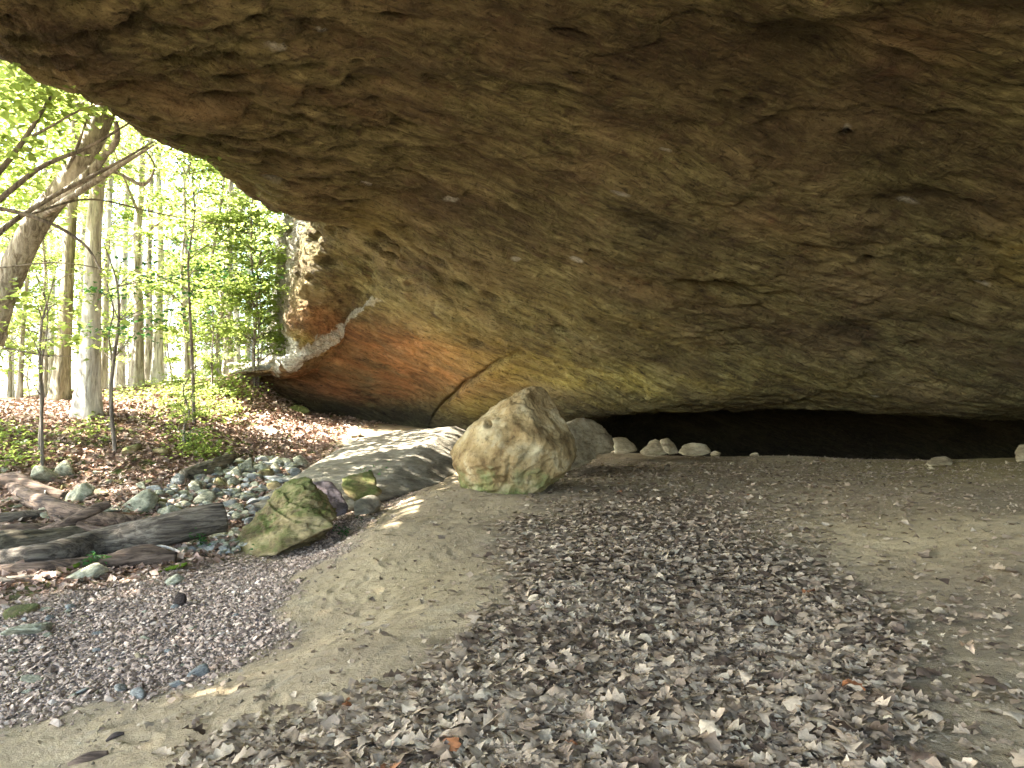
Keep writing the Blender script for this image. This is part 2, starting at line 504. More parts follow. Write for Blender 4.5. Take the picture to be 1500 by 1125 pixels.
for px, py, z in [(0, 1060, -.68), (150, 1020, -.68), (300, 985, -.66), (420, 925, -.62), (405, 870, -.62), (0, 930, -.74), (200, 900, -.72), (300, 850, -.72),
                  (150, 1110, -.50), (350, 1050, -.30), (480, 990, -.16), (620, 930, -.03), (700, 860, 0), (760, 725, 0), (850, 700, .02), (1000, 690, .03),
                  (750, 1120, 0), (1000, 1120, 0), (1400, 1120, .02), (1100, 900, -.03), (1250, 830, -.04), (900, 800, 0), (1100, 760, .02), (1400, 880, .03),
                  (1300, 760, .24), (1420, 760, .34), (1500, 740, .38), (1500, 690, .36), (1300, 690, .10), (1500, 820, .2), (1150, 680, .05), (1000, 668, .05), (900, 670, .04), (1350, 674, .12)]:
    cp.append(gz(px, py, z))
cp += [np.array(v, float) for v in [
    (-5, 2, -.7), (-9, 4, -.8), (-12, 10, -.6), (-14, 18, .9), (-20, 5, -.5), (-25, 20, 1.0), (-2.5, 1, -.55), (0, 0, 0), (0, -6, 0), (4, -4, .05), (9, 0, .1), (9, 6, .2), (14, 10, .5), (18, 2, .6), (20, 16, .8),
    (-8, -6, -.8), (-20, -12, 0), (0, -20, 0), (20, -20, 1), (14, 20, .2), (8, 22.5, .05), (8, 25, -.5), (8, 28, -1.0), (3.5, 23.5, .08), (4, 26, -.5), (4, 29, -1.0), (14, 24, -.6), (14, 29, -1), (20, 22, -.5), (20, 28, -1), (8, 34, -1.4), (14, 36, -1.4), (8, 44, -1.6), (0, 33, -.5),
    (-10, 30, 2.6), (-16, 33, 2.0), (-24, 36, 1.4), (-12, 45, 1.6), (-30, 50, 0.6), (-15, 65, .8), (-40, 40, .6), (-40, 20, .4), (-50, 70, .2), (0, 60, 0), (-9, 25.5, 2.05)]]
cp = np.array(cp)
def _rbf_fit(P):
    n = len(P)
    d = np.hypot(P[:, None, 0] - P[None, :, 0], P[:, None, 1] - P[None, :, 1])
    K = np.sqrt(d * d + 0.6)
    A = np.zeros((n + 1, n + 1)); A[:n, :n] = K - 0.02 * np.eye(n) * -1; A[:n, n] = 1; A[n, :n] = 1
    b = np.append(P[:, 2], 0)
    return np.linalg.solve(A, b)
_tw = _rbf_fit(cp)
def base_h(x, y):
    x = np.asarray(x, float); y = np.asarray(y, float)
    sh = x.shape
    x = x.ravel(); y = y.ravel()
    out = np.full(x.shape, _tw[-1])
    for k in range(len(cp)):
        out += _tw[k] * np.sqrt((x - cp[k, 0]) ** 2 + (y - cp[k, 1]) ** 2 + 0.6)
    far = sstep(70, 140, np.hypot(x, y))
    return (out * (1 - far) + 1.0 * far).reshape(sh)

GRAVEL_PX = [(-900, 1500), (-300, 1180), (0, 1062), (180, 1022), (300, 988), (425, 930), (395, 880), (430, 845), (500, 795), (545, 745), (610, 705), (560, 712), (500, 760), (420, 815), (340, 830), (200, 850), (0, 890), (-900, 960)]
def zones(x, y, z):
    px, py = project(np.stack([x, y, z], 1))
    front = y > 1.0
    wob = 16 * fbm(np.stack([x * 1.3, y * 1.3, x * 0], 1), 3)
    g = sstep(26, -20, poly_sd(px, py, GRAVEL_PX) + 1.7 * wob + 10 * noise3(np.stack([x * 5, y * 5, x * 0], 1))) * front
    lit = litter_density(x, y, px, py)
    # forest floor: everything beyond the creek on the outer side
    fy = np.interp(px, [-2000, 0, 200, 330, 420, 520, 640, 700, 3000], [910, 898, 866, 828, 725, 632, 590, 560, 560])
    fr = sstep(12, -25, (py - fy) + wob * 1.5) * front
    fr = np.where((x < -9) , 1.0 * sstep(-9, -13, x) + (1 - sstep(-9, -13, x)) * fr, fr)
    moss = np.exp(-(((px - 1450) / 260) ** 2 + ((py - 680) / 28) ** 2)) * front + \
        .8 * np.exp(-(((px - 600) / 120) ** 2 + ((py - 860) / 70) ** 2)) * front * .3 + .3 * np.exp(-(((px - 1350) / 250) ** 2 + ((py - 780) / 50) ** 2)) * front
    return np.stack([g, np.clip(lit * 1.1, 0, 1) * (1 - g), fr * (1 - g), np.clip(moss, 0, 1)], 1)

LITTER_PX = [(150, 1300), (290, 1095), (400, 1050), (560, 1000), (660, 940), (735, 880), (700, 800), (740, 760), (860, 725), (960, 715), (1080, 725), (1190, 770), (1250, 820), (1330, 900), (1380, 1000), (1420, 1150), (1500, 1500)]
def litter_density(x, y, px, py):
    sd = poly_sd(px, py, LITTER_PX)
    w = 34 * fbm(np.stack([x * 0.9, y * 0.9, x * 0 + 4], 1), 4)
    d = sstep(25, -110, sd + 1.3 * w)
    thin = np.where(px < 800, .012, .10) * sstep(260, 0, sd)           # scattered leaves round the edges
    far = sstep(640, 690, py)
    d = np.maximum(d, thin) * far
    d = d * (1 - 0.55 * sstep(900, 1400, px))
    d[(y < 0.6)] = 0
    return np.where(px < 480, d * sstep(1010, 1060, py + (480 - px) * 0.1), d)

_fr = np.random.default_rng(66)
FOOT = []
for (x0, y0, x1, y1, n_) in [(-1.6, 3.2, -1.4, 9.5, 26), (-.6, 5, .2, 13, 14), (1.5, 13, 9, 19, 26), (4.5, 5, 7, 13, 30), (-3.2, 4.4, -1.9, 5.6, 10)]:
    for q in range(n_):
        t_ = _fr.random()
        FOOT.append((x0 + (x1 - x0) * t_ + _fr.normal(0, .35), y0 + (y1 - y0) * t_ + _fr.normal(0, .35), _fr.uniform(0, pi), _fr.uniform(.008, .02)))
def fine_h(x, y):
    p = np.stack([x, y, 0 * x], 1)
    px, py = project(np.stack([x, y, base_h(x, y)], 1))
    fy = np.interp(px, [-2000, 0, 200, 330, 420, 520, 640, 700, 3000], [910, 898, 866, 828, 725, 632, 590, 560, 560])
    rough = np.where(y > 1, sstep(12, -25, py - fy), 0)
    r = np.hypot(x, y)
    h = 0.035 * fbm(p * 0.8, 4) + 0.02 * fbm(p * 3.6, 4, .6) + 0.004 * fbm(p * 22, 2) * sstep(25, 8, r)
    for fx, fy_, fa, fd in FOOT:
        dx = x - fx; dy = y - fy_
        near = (np.abs(dx) < .5) & (np.abs(dy) < .5)
        if not near.any(): continue
        u_ = dx[near] * cos(fa) + dy[near] * sin(fa); v_ = -dx[near] * sin(fa) + dy[near] * cos(fa)
        q_ = (u_ / .15) ** 2 + (v_ / .06) ** 2
        h[near] += fd * (-np.exp(-q_ ** 1.5) + .45 * np.exp(-((np.sqrt(q_) - 1.45) / .35) ** 2))
    h += rough * (0.14 * fbm(p * 0.9 + 9, 5, .55) + 0.03 * fbm(p * 6, 3))
    return h

def ground_z(x, y):
    x = np.atleast_1d(np.asarray(x, float)); y = np.atleast_1d(np.asarray(y, float))
    return base_h(x, y) + fine_h(x, y)

def ground_at(px, py):
    """where the sight line through a photo position meets the ground"""
    d = at(px, py, 1.0) - np.array([0, 0, EYE])
    Y = np.concatenate([np.linspace(1.5, 40, 800)])
    z = EYE + d[2] * Y
    g = ground_z(d[0] * Y, Y)
    k = np.argmax(z < g)
    if not (z < g).any(): k = len(Y) - 1
    return np.array([d[0] * Y[k], Y[k], g[k]])

def build_ground():
    az_f = np.linspace(radians(-40), radians(40), 640)
    az_b = np.linspace(radians(40), radians(320), 70)[1:-1]
    az = np.concatenate([az_f, az_b])
    r = np.concatenate([[0.05, 0.8], np.geomspace(1.6, 34, 420), np.geomspace(36, 900, 60)])
    R, A = np.meshgrid(r, az, indexing='ij')
    x = (R * np.sin(A)).ravel(); y = (R * np.cos(A)).ravel()
    z = base_h(x, y)
    zn = zones(x, y, z)
    z = z + fine_h(x, y)
    # footprints and small scuffs in the sand
    me = mesh_from("ground", np.stack([x, y, z], 1), grid_faces(len(r), len(az), True)[:, ::-1], True, {"zone": zn})
    o = link("ground", me, M['ground'])
    tag(o, kind='structure')
    return o
build_ground()

# ------------------------------------------------------------ the rock overhang
def W(*v): return np.array(v, float)
secs = []
def sec(L, M1, M2, M3, B, E, Cout, cd):
    """one section from the lip (L) to the foot of the back wall (B); E the outer face, Cout the way into the rock"""
    pts = [L + E[2], L + E[1], L + E[0], L, M1, M2, M3, B]
    c = np.array(Cout, float); c /= np.linalg.norm(c)
    pts += [B + c * (3 if cd > .6 else 1) + W(0, 0, .10 if cd > .6 else -.5), B + c * (10 if cd > .6 else 3) + W(0, 0, -.2 if cd > .6 else -.6), B + c * (17 if cd > .6 else 5) + W(0, 0, -5)]
    secs.append(pts)
EF = [W(-.45, 1.0, .05), W(-1.7, 4.2, .2), W(-2.5, 11, 1.0)]
EM = [W(-.4, .5, .3), W(-.9, 1.8, 2.2), W(-1.2, 3, 8)]
EN = [W(-.35, 0, .4), W(-.9, 0, 2.2), W(-1.4, 0, 8)]
sec(at(340, 545, 27.5), at(352, 552, 27.6), at(364, 558, 27.8), at(374, 563, 28), at(384, 572, 28.2) + W(0, 0, -.4), EF, (0.1, 1, 0), .3)
sec(at(408, 530, 26.8), at(440, 552, 27.2), at(460, 570, 27.5), at(475, 590, 27.8), at(480, 615, 28.0) + W(0, 0, -.3), EF, (0.1, 1, 0), .4)
sec(at(416, 470, 26.5), at(500, 510, 26.4), at(545, 550, 27), at(570, 590, 27.8), at(580, 625, 28.2) + W(0, 0, -.3), EF, (0.1, 1, 0), .4)
sec(at(426, 390, 26), at(520, 455, 25.4), at(590, 520, 25.8), at(630, 575, 26.8), at(655, 632, 27.4) + W(0, 0, -.3), EF, (0.1, 1, 0), .4)
sec(at(440, 318, 25), at(545, 400, 23.9), at(640, 480, 24), at(710, 560, 25), at(760, 640, 26.6) + W(0, 0, -.1), EF, (0.2, 1, 0), .5)
sec(at(436, 300, 24), at(580, 350, 22.2), at(720, 440, 22.3), at(830, 540, 23.5), at(900, 606, 25.2), EM, (0.25, 1, 0), .8)
sec(at(370, 282, 21.5), at(580, 285, 19.3), at(800, 390, 19.8), at(970, 520, 21.8), at(1060, 594, 24), EN, (0.35, 1, 0), 1)
sec(at(280, 224, 19.2), at(600, 200, 16.3), at(900, 325, 17.2), at(1140, 490, 20.0), at(1260, 596, 23), EN, (0.5, 1, 0), 1)
sec(at(195, 182, 17.2), at(600, 80, 13.6), at(1050, 240, 14.6), at(1350, 455, 17.8), at(1500, 610, 22), EN, (0.6, 1, 0), 1)
sec(at(110, 112, 15.5), at(500, -50, 11.6), at(1100, 60, 12.2), at(1580, 350, 15), at(1800, 615, 20.2), EN, (0.9, 1, 0), 1)
sec(at(0, 78, 14.0), W(-4.2, 10, 8.35), W(3, 10, 7.6), W(11.5, 11, 5.2), W(19, 15, 1.35), EN, (1, .6, 0), 1)
sec(W(-9.6, 9, 8.2), W(-4.5, 6, 8.5), W(3, 6, 7.8), W(11.5, 7, 5.4), W(19.5, 9, 1.4), EN, (1, .2, 0), 1)
sec(W(-9.3, 2, 8.2), W(-4, 1, 8.5), W(3.5, 1, 7.8), W(12, 1, 5.4), W(19.5, 2, 1.4), EN, (1, 0, 0), 1)
sec(W(-7, -4, 8.2), W(-2, -4, 8.4), W(5, -4, 7.7), W(12.5, -4, 5.3), W(19.5, -5, 1.4), EN, (1, 0, 0), 1)
sec(W(-3, -7, 8.2), W(2, -7.5, 8.3), W(8, -8, 7.5), W(13.5, -9, 5.2), W(19, -11, 1.4), EN, (1, 0, 0), 1)
NET = np.array(secs)
TK = np.array([-8, -2.2, -.55, 0, 6, 12, 18, 23, 25, 28, 31], float)

def herm(axis_vals, knots, q):
    """non-uniform cubic through axis_vals (n,...) at knots, evaluated at q"""
    n = len(knots)
    m = np.zeros_like(axis_vals)
    for i in range(n):
        if i == 0: m[i] = (axis_vals[1] - axis_vals[0]) / (knots[1] - knots[0])
        elif i == n - 1: m[i] = (axis_vals[-1] - axis_vals[-2]) / (knots[-1] - knots[-2])
        else:
            h0 = knots[i] - knots[i - 1]; h1 = knots[i + 1] - knots[i]
            d0 = (axis_vals[i] - axis_vals[i - 1]) / h0; d1 = (axis_vals[i + 1] - axis_vals[i]) / h1
            m[i] = (d0 * h1 + d1 * h0) / (h0 + h1)
    idx = np.clip(np.searchsorted(knots, q, side='right') - 1, 0, n - 2)
    h = (knots[idx + 1] - knots[idx])
    t = (q - knots[idx]) / h
    sh = (-1,) + (1,) * (axis_vals.ndim - 1)
    t = t.reshape(sh); h = h.reshape(sh)
    return ((2 * t**3 - 3 * t**2 + 1) * axis_vals[idx] + (t**3 - 2 * t**2 + t) * h * m[idx]
            + (-2 * t**3 + 3 * t**2) * axis_vals[idx + 1] + (t**3 - t**2) * h * m[idx + 1])

def grid_normals(P):
    du = np.gradient(P, axis=0); dv = np.gradient(P, axis=1)
    n = np.cross(du, dv)
    n /= (np.linalg.norm(n, axis=2, keepdims=True) + 1e-9)
    return n

PITS = [  # photo x, y, half-length, half-width, depth
    (462, 258, .42, .17, .38), (418, 232, .55, .25, .22), (290, 205, .5, .28, .25), (330, 150, .6, .22, .12), (560, 345, .45, .16, .22), (575, 372, .3, .14, .3),
    (640, 375, .5, .2, .18), (500, 330, .35, .18, .18), (680, 415, .5, .15, .2), (720, 432, .4, .14, .18), (600, 330, .6, .22, .14), (530, 290, .5, .18, .12),
    (578, 26, .22, .10, .22), (840, 52, .55, .07, .16), (1240, 196, .12, .08, .2), (1100, 145, .25, .1, .12), (1270, 385, .2, .14, .12), (960, 330, 1.1, .35, .14),
    (1180, 60, .9, .5, .18), (1350, 300, 1.3, .4, .16), (760, 320, .8, .25, .1), (1050, 420, 1.2, .3, .12), (250, 195, .4, .16, .18), (215, 165, .3, .14, .14), (480, 385, .4, .16, .2),
    (455, 350, .35, .2, .2), (610, 545, .5, .12, .12), (700, 500, .5, .14, .14), (820, 480, .6, .14, .14), (1290, 590, .8, .12, .2), (1420, 480, .9, .2, .12)]
STAINS_AND_SHADE = [(650, 540, 120, 26, 0, .55), (590, 575, 90, 16, 0, .4),   # photo x, y, radius along/across (photo px), channel, strength
    (520, 560, 110, 24, 0, 1.0), (560, 520, 110, 34, 0, .9), (480, 552, 60, 16, 0, .9), (620, 500, 110, 30, 0, .5), (445, 498, 26, 10, 1, 1.0), (470, 470, 40, 28, 0, .6),
    (900, 555, 190, 22, 1, .75), (700, 590, 60, 22, 1, .9), (800, 540, 120, 30, 1, .8), (960, 598, 130, 10, 1, .95), (660, 470, 130, 32, 1, .35),
    (880, 470, 200, 40, 1, .35), (1490, 370, 60, 60, 1, .6), (1200, 560, 230, 36, 1, .35), (1050, 420, 160, 30, 1, .2), (540, 320, 60, 30, 1, .4),
    (500, 605, 130, 17, 2, .85), (620, 610, 70, 16, 2, .6), (1100, 615, 400, 16, 2, .8), (1340, 200, 180, 90, 2, .25), (1000, 340, 120, 22, 2, .3), (290, 150, 120, 14, 0, .18), (430, 130, 150, 12, 0, .15), (1150, 345, 100, 28, 0, .15), (1350, 60, 120, 50, 0, .12), (930, 410, 120, 22, 0, .15)]  # dark channel along wall foot and recess edge is painted shade
SCARS = [(403, 62, 17, 4), (398, 263, 13, 3), (660, 292, 11, 2.4), (910, 276, 14, 3.5), (844, 380, 10, 3), (1330, 300, 14, 3.5), (1435, 411, 14, 4), (1240, 188, 5, 8), (537, 263, 8, 2), (470, 48, 9, 2.5), (975, 222, 8, 2), (757, 377, 7, 2), (1280, 575, 6, 2)]
LEDGE = [(402, 532), (425, 522), (455, 508), (485, 486), (515, 462), (533, 448), (545, 436)]
STEPLINE = [(628, 640), (636, 612), (652, 588), (682, 558), (705, 546), (742, 524), (790, 506), (850, 500), (930, 520)]

def build_roof():
    ns = len(secs)
    seg = [40, 60, 60, 60, 50, 70, 75, 75, 75, 60, 24, 16, 12, 10]
    sq = np.concatenate([np.linspace(i, i + 1, seg[i], endpoint=False) for i in range(ns - 1)] + [[ns - 1.0]])
    tq = np.concatenate([np.linspace(-8, -2.2, 14, endpoint=False), np.linspace(-2.2, -.55, 22, endpoint=False), np.linspace(-.55, 0, 12, endpoint=False),
                         np.linspace(0, 23, 430, endpoint=False), np.linspace(23, 25, 20, endpoint=False), np.linspace(25, 31, 18)])
    G = herm(NET, np.arange(ns, dtype=float), sq)
    G = np.moveaxis(herm(np.moveaxis(G, 1, 0), TK, tq), 0, 1)
    nu, nv = G.shape[:2]
    N = grid_normals(G)
    side = np.sum(N * (np.array([0, 10, 2.0]) - G), axis=2)
    if np.sum(side[:, 60:400] > 0) < np.sum(side[:, 60:400] < 0):
        N = -N
    P = G.reshape(-1, 3); N = N.reshape(-1, 3)
    cb, sb = cos(BED), sin(BED)
    Uh = P[:, 0] * cb + P[:, 1] * sb; Vv = -P[:, 0] * sb + P[:, 1] * cb
    dipf = sstep(1.5, 4.5, P[:, 2]) * .75 + .25
    dp = DIP
    U = Uh * cos(dp) - P[:, 2] * sin(dp); Z = Uh * sin(dp) + P[:, 2] * cos(dp)
    wr = fbm(P * 0.35, 3)
    def an(su, sv, off=0.0):
        return np.stack([U * su + off, (Vv + .8 * wr) * sv, (Z + .5 * wr) * sv * 1.4], 1)
    d = 0.26 * fbm(P * 0.22 + 5, 3) + 0.18 * fbm(an(.12, .75), 4)
    rid = fbm(an(.35, 1.6, 7), 4, .55, ridged=True)
    d += 0.10 * rid * (0.6 + .6 * fbm(P * .3 + 3, 2))
    d += 0.07 * fbm(an(.6, 3.2, 3), 4, .6) + 0.03 * fbm(an(2.0, 7, 13), 3) + .05 * fbm(P * 1.9 + 60, 4, .6) * (.5 + .5 * wr) + .035 * fbm(an(1.0, 4.5, 71), 3, .6, ridged=True)
    # crumbled, pitted patches
    rz = noise3(P * .7 + 200)
    d -= .07 * sstep(.05, .4, rz) * sstep(.1, .5, noise3(np.stack([U * 1.6, Vv * 3.2, Z * 3.2], 1) + 150))
    # stepped bedding: thin overlapping sheets
    lay = (Z * 1.5 + .8 * Vv + .9 * wr + .45 * fbm(an(.12, .9, 21), 3))
    fr = lay - np.floor(lay)
    d += 0.075 * (sstep(0, 1, fr) * .6 + .4 * fr ** 4 - .3) * sstep(-.2, .4, fbm(P * .3 + 31, 2) + .1)
    px, py = project(P)
    front = (P[:, 1] > 3) & (np.arange(len(P)) % nv > 30) & (np.arange(len(P)) % nv < 492)
    near_lip = np.exp(-((np.arange(len(P)) % nv - 48) / 45.0) ** 2) * front
    # hollows (tafoni) near the mouth
    cell = noise3(np.stack([U * .8, Vv * 2.0, Z * 2.0], 1) + 40)
    d -= near_lip * 0.22 * sstep(.15, .5, cell)
    lf = front & (px < 760)
    cell2 = noise3(np.stack([U * 1.1, Vv * 2.4, Z * 2.4], 1) + 80)
    d -= np.where(lf, 1, 0) * sstep(760, 560, px) * 0.16 * sstep(.15, .45, cell2) * sstep(470, 400, py)
    stain_and_light = np.zeros((len(P), 4))  # orange, yellow, dark with painted shade, pale with painted sunlight
    def sang(cx, cy): return math.atan(.33 * (1 - .8 * float(sstep(430, 600, np.array(cy)))))
    for (cx, cy, la, wa, dep) in PITS:
        q = np.where(front, (px - cx) ** 2 + (py - cy) ** 2, 1e12)
        k = int(np.argmin(q)); c0 = P[k]
        du = (P[:, 0] - c0[0]) * cb + (P[:, 1] - c0[1]) * sb
        dv = np.sqrt(np.maximum(np.sum((P - c0) ** 2, 1) - du ** 2, 0))
        g = np.exp(-((du / la) ** 2 + (dv / wa) ** 2) ** 1.6)
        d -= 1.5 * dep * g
        stain_and_light[:, 2] += .5 * g  # pit hollows coloured darker, shade painted in
    for (cx, cy, a, b, ch, s) in STAINS_AND_SHADE:
        c_, s_ = cos(sang(cx, cy)), sin(sang(cx, cy))
        dx = (px - cx) * c_ + (py - cy) * s_; dy = -(px - cx) * s_ + (py - cy) * c_
        stain_and_light[:, ch] += s * np.exp(-((dx / a) ** 2 + (dy / b) ** 2)) * front
    for (cx, cy, a, b) in SCARS:
        an_ = sang(cx, cy) - .05
        dx = (px - cx) * cos(an_) + (py - cy) * sin(an_); dy = -(px - cx) * sin(an_) + (py - cy) * cos(an_)
        g = sstep(1.25, .8, np.sqrt((dx / a) ** 2 + (dy / b) ** 2) + .2 * noise3(P * 6)) * front
        stain_and_light[:, 3] += .75 * g
        d -= .02 * g
    # ledge where the lower sheet stands proud, sunlit brightness painted into its colour
    L = np.array(LEDGE, float)
    ly = np.interp(px, L[:, 0], L[:, 1])
    inx = sstep(395, 410, px) * sstep(575, 530, px) * front
    below = (py - ly)
    wob = 9 * fbm(P * 2.0, 4, .65)
    below = below + wob
    thick = np.interp(px, [400, 440, 480, 520, 545], [15, 11, 8, 6, 4])
    d += inx * (0.12 * sstep(-3, 4, below) * sstep(70, 10, below))
    d -= inx * 0.10 * sstep(2, -6, below) * sstep(-50, -14, below)
    d += inx * .08 * fbm(P * 3.1, 3, ridged=True) * sstep(24, 10, np.abs(below))
    stain_and_light[:, 3] += inx * sstep(1.0, .7, np.abs(below - 1) / thick + .9 * fbm(P * 2.2 + 8, 4, .65)) * 1.0
    stain_and_light[:, 3] += sstep(1.2, .8, np.hypot((px - 424) / 17, (py - 515) / 20) + .7 * fbm(P * 2.2 + 8, 4, .65)) * front
    # leaning sheet right of the crack
    S = np.array(STEPLINE, float)
    jx = px + 7 * fbm(P * 1.3 + 90, 4, .6); jy = py + 7 * fbm(P * 1.3 + 120, 4, .6)
    sdl = poly_sd(jx, jy, S, closed=False)
    sy = np.interp(jx, S[:, 0], S[:, 1])
    right = (jy > sy) & (px > 628) & (px < 930)
    fade = sstep(790, 680, px)
    d += np.where(front & right, .32 * sstep(0, 6, sdl) * sstep(160, 10, sdl) * fade, 0)
    d -= np.where(front, .25 * np.exp(-(sdl / 2.2) ** 2) * fade, 0)
    # outer cliff: sunlit white put into the colour
    col = np.arange(len(P)) % nv
    row = np.arange(len(P)) // nv
    outer = (col < 48)
    stain_and_light[:, 3] += np.where(row < 290, 1.0 * sstep(-.6, .3, fbm(P * 1.1, 3)) * sstep(64, 44, col), 0)
    d += np.where(outer, .35 * fbm(P * .9 + 11, 4), 0)
    # recess rows coloured near black, deep shade painted onto the rock
    stain_and_light[:, 2] += sstep(486, 520, col) * (row > 200)
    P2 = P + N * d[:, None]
    stain_and_light = np.clip(stain_and_light, 0, 1)
    stain_and_light[:, :2] *= np.clip(.75 + .9 * fbm(an(.5, 1.5, 50), 3), .2, 1.2)[:, None]
    me = mesh_from("rock_overhang", P2, grid_faces(nu, nv), True, {"stain_and_light": np.clip(stain_and_light, 0, 1)})
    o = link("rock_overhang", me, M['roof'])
    tag(o, kind='structure')
    return P2
ROOF_P = build_roof()

# ------------------------------------------------------------ rocks
_ico = {}
def ico(sub):
    if sub not in _ico:
        bm = bmesh.new()
        bmesh.ops.create_icosphere(bm, subdivisions=sub, radius=1.0)
        bm.verts.ensure_lookup_table()
        V = np.array([v.co[:] for v in bm.verts]); Fc = np.array([[v.index for v in f.verts] for f in bm.faces])
        bm.free()
        _ico[sub] = (V, Fc)
    return _ico[sub]

def hull_planes(pts):
    bm = bmesh.new()
    for p in pts: bm.verts.new(p)
    bmesh.ops.convex_hull(bm, input=bm.verts[:])
    bm.normal_update()
    pl = []
    c = np.mean(pts, axis=0)
    for f in bm.faces:
        n = np.array(f.normal[:]); q = np.array(f.verts[0].co[:])
        if n @ (q - c) < 0: n = -n
        pl.append((n, n @ (q - c)))
    bm.free()
    return c, pl

def hull_shape(pts, sub=5, soft=14, amp=.04, freq=1.5, strat=0.0, seed=0):
    pts = np.asarray(pts, float)
    c, pl = hull_planes(pts)
    ext = np.ptp(pts, axis=0) / 2
    # orient the sampling sphere along the long axis
    q = pts - c
    w, E = np.linalg.eigh(q.T @ q)
    sc = np.sqrt(w / len(pts)) + 1e-3
    V, Fc = ico(sub)
    d = (V * (sc / sc.max()) ** .8) @ E.T
    if np.linalg.det(E) < 0: Fc = Fc[:, ::-1]
    d /= np.linalg.norm(d, axis=1)[:, None]
    size = ext.max()
    acc = np.zeros(len(d))
    kk = soft / size
    for n, dd in pl:
        dn = d @ n
        r = np.where(dn > 1e-3, dd / np.maximum(dn, 1e-3), 1e3)
        acc += np.exp(-kk * np.minimum(r, 50))
    r = -np.log(acc + 1e-300) / kk
    P = d * r[:, None]
    nn = amp * size * (fbm(P * freq / size + seed, 4) + .5 * fbm(P * freq * 3 / size + seed + 9, 3, ridged=True))
    if strat:
        lay = (P[:, 2] / size * 5 + .8 * fbm(P * .8 / size + seed, 2) + P[:, 0] / size)
        fr = lay - np.floor(lay)
        nn += strat * size * (fr ** 2 - .4)
    P = P + d * nn[:, None]
    return P, Fc, c

def big_rock(name, pts, mat, sub=5, **kw):
    P, Fc, c = hull_shape(pts, sub, **kw)
    base = np.array([c[0], c[1], (P[:, 2] + c[2]).min()])
    P = P + c - base
    me = mesh_from(name, P, Fc, True)
    return link(name, me, mat, loc=base)

# main boulder: lofted from its outline
def main_boulder():
    Y0 = 14.0
    rows = [(735, 706, 752), (722, 686, 786), (712, 680, 800), (700, 676, 814), (685, 670, 832), (672, 666, 840), (660, 664, 842), (645, 672, 840), (632, 682, 834),
            (618, 696, 826), (606, 708, 818), (594, 722, 811), (584, 736, 807), (576, 750, 803), (570, 762, 798), (566, 772, 790)]
    pts = []
    zz = []; xl = []; xr = []
    for y, a, b in rows:
        pa = at(a, y, Y0); pb = at(b, y, Y0)
        zz.append(pa[2]); xl.append(pa[0]); xr.append(pb[0])
    zz = np.array(zz); xl = np.array(xl); xr = np.array(xr)
    o = np.argsort(zz); zz, xl, xr = zz[o], xl[o], xr[o]
    nz, na = 190, 300
    th = np.linspace(0, 1, nz)
    zq = zz[0] + (zz[-1] - zz[0]) * (0.5 - 0.5 * np.cos(th * pi))
    L = np.interp(zq, zz, xl); R = np.interp(zq, zz, xr)
    cx = (L + R) / 2; hw = (R - L) / 2
    tt = (zq - zz[0]) / (zz[-1] - zz[0])
    rim = np.sqrt(np.clip(1 - np.clip(th * 2 - 1, -1, 1) ** 8, 0, 1))
    cy = Y0 + .15 + .25 * tt
    hd = hw * (1.0 - .12 * tt)
    a = np.linspace(0, 2 * pi, na, endpoint=False)
    A, Q = np.meshgrid(a, np.arange(nz))
    ca, sa = np.cos(A), np.sin(A)
    e = 0.86
    X = cx[Q] + hw[Q] * np.sign(ca) * np.abs(ca) ** e * rim[Q]
    Yv = cy[Q] + hd[Q] * np.sign(sa) * np.abs(sa) ** e * rim[Q]
    Zv = zq[Q]
    P = np.stack([X, Yv, Zv], 2)
    P = P.reshape(-1, 3)
    cen = np.array([cx.mean(), Y0 + .2, zz.mean()])
    q = P - cen
    # cut by facets for a weathered, planed look
    rng = np.random.default_rng(4)
    fac = [((-.75, -.55, .35), .83), ((-.25, -.9, .35), .88), ((.35, -.9, -.05), .86), ((.8, -.55, .15), .86), ((-.55, -.7, -.4), .92), ((.15, -.85, -.5), .92), ((.62, -.5, .62), .80), ((-.6, .1, .8), .82)]
    for n, f in fac:
        n = np.array(n); n /= np.linalg.norm(n)
        s = q @ n
        lim = f * s.max()
        over = np.maximum(s - lim, 0)
        q = q - n * (over * .8)[:, None]
    N = q / np.linalg.norm(q, axis=1)[:, None]
    d = .10 * fbm(P * 1.1 + 2, 4) + .075 * fbm(P * 2.4, 4, .55, ridged=True) + .03 * fbm(P * 7, 4, .6)
    P = cen + q
    px, py = project(P)
    vis = N[:, 1] < .2
    def dent(cx_, cy_, rx, ry, dep, pw=1.0, ang=0):
        dx = (px - cx_) * cos(ang) + (py - cy_) * sin(ang); dy = -(px - cx_) * sin(ang) + (py - cy_) * cos(ang)
        return np.where(vis, dep * np.exp(-((dx / rx) ** 2 + (dy / ry) ** 2) ** pw), 0)
    d -= dent(717, 622, 5.0, 5.0, .75, 3.0)
    d -= dent(700, 655, 12, 7, .05, 2)
    d -= dent(752, 645, 20, 9, .07, 1.2, .6)
    d -= dent(790, 600, 14, 22, .07, 1.5, -.4)
    d -= dent(715, 690, 18, 5, .05, 1.5, -.2)
    d -= dent(745, 688, 3, 22, .06, 1.5, .1)
    d -= dent(700, 712, 20, 4, .05, 1.5, -.15)
    d -= dent(770, 668, 26, 5, .05, 1.5, -.9)
    d += dent(757, 600, 20, 10, .05, 1.2, -.6)
    P = P + N * d[:, None]
    base = np.array([cen[0], cen[1], P[:, 2].min() + .12])
    P -= base
    # cap the ends
    Fq = grid_faces(nz, na, True)
    me = mesh_from("boulder", P, Fq, True)
    o = link("boulder", me, M['boulder'], loc=base + np.array([0, 0, 0]))
    g = ground_z(base[0], base[1])[0]
    return tag(o, "large tan sandstone boulder with pointed top and small round hole, standing on the sand", "boulder")
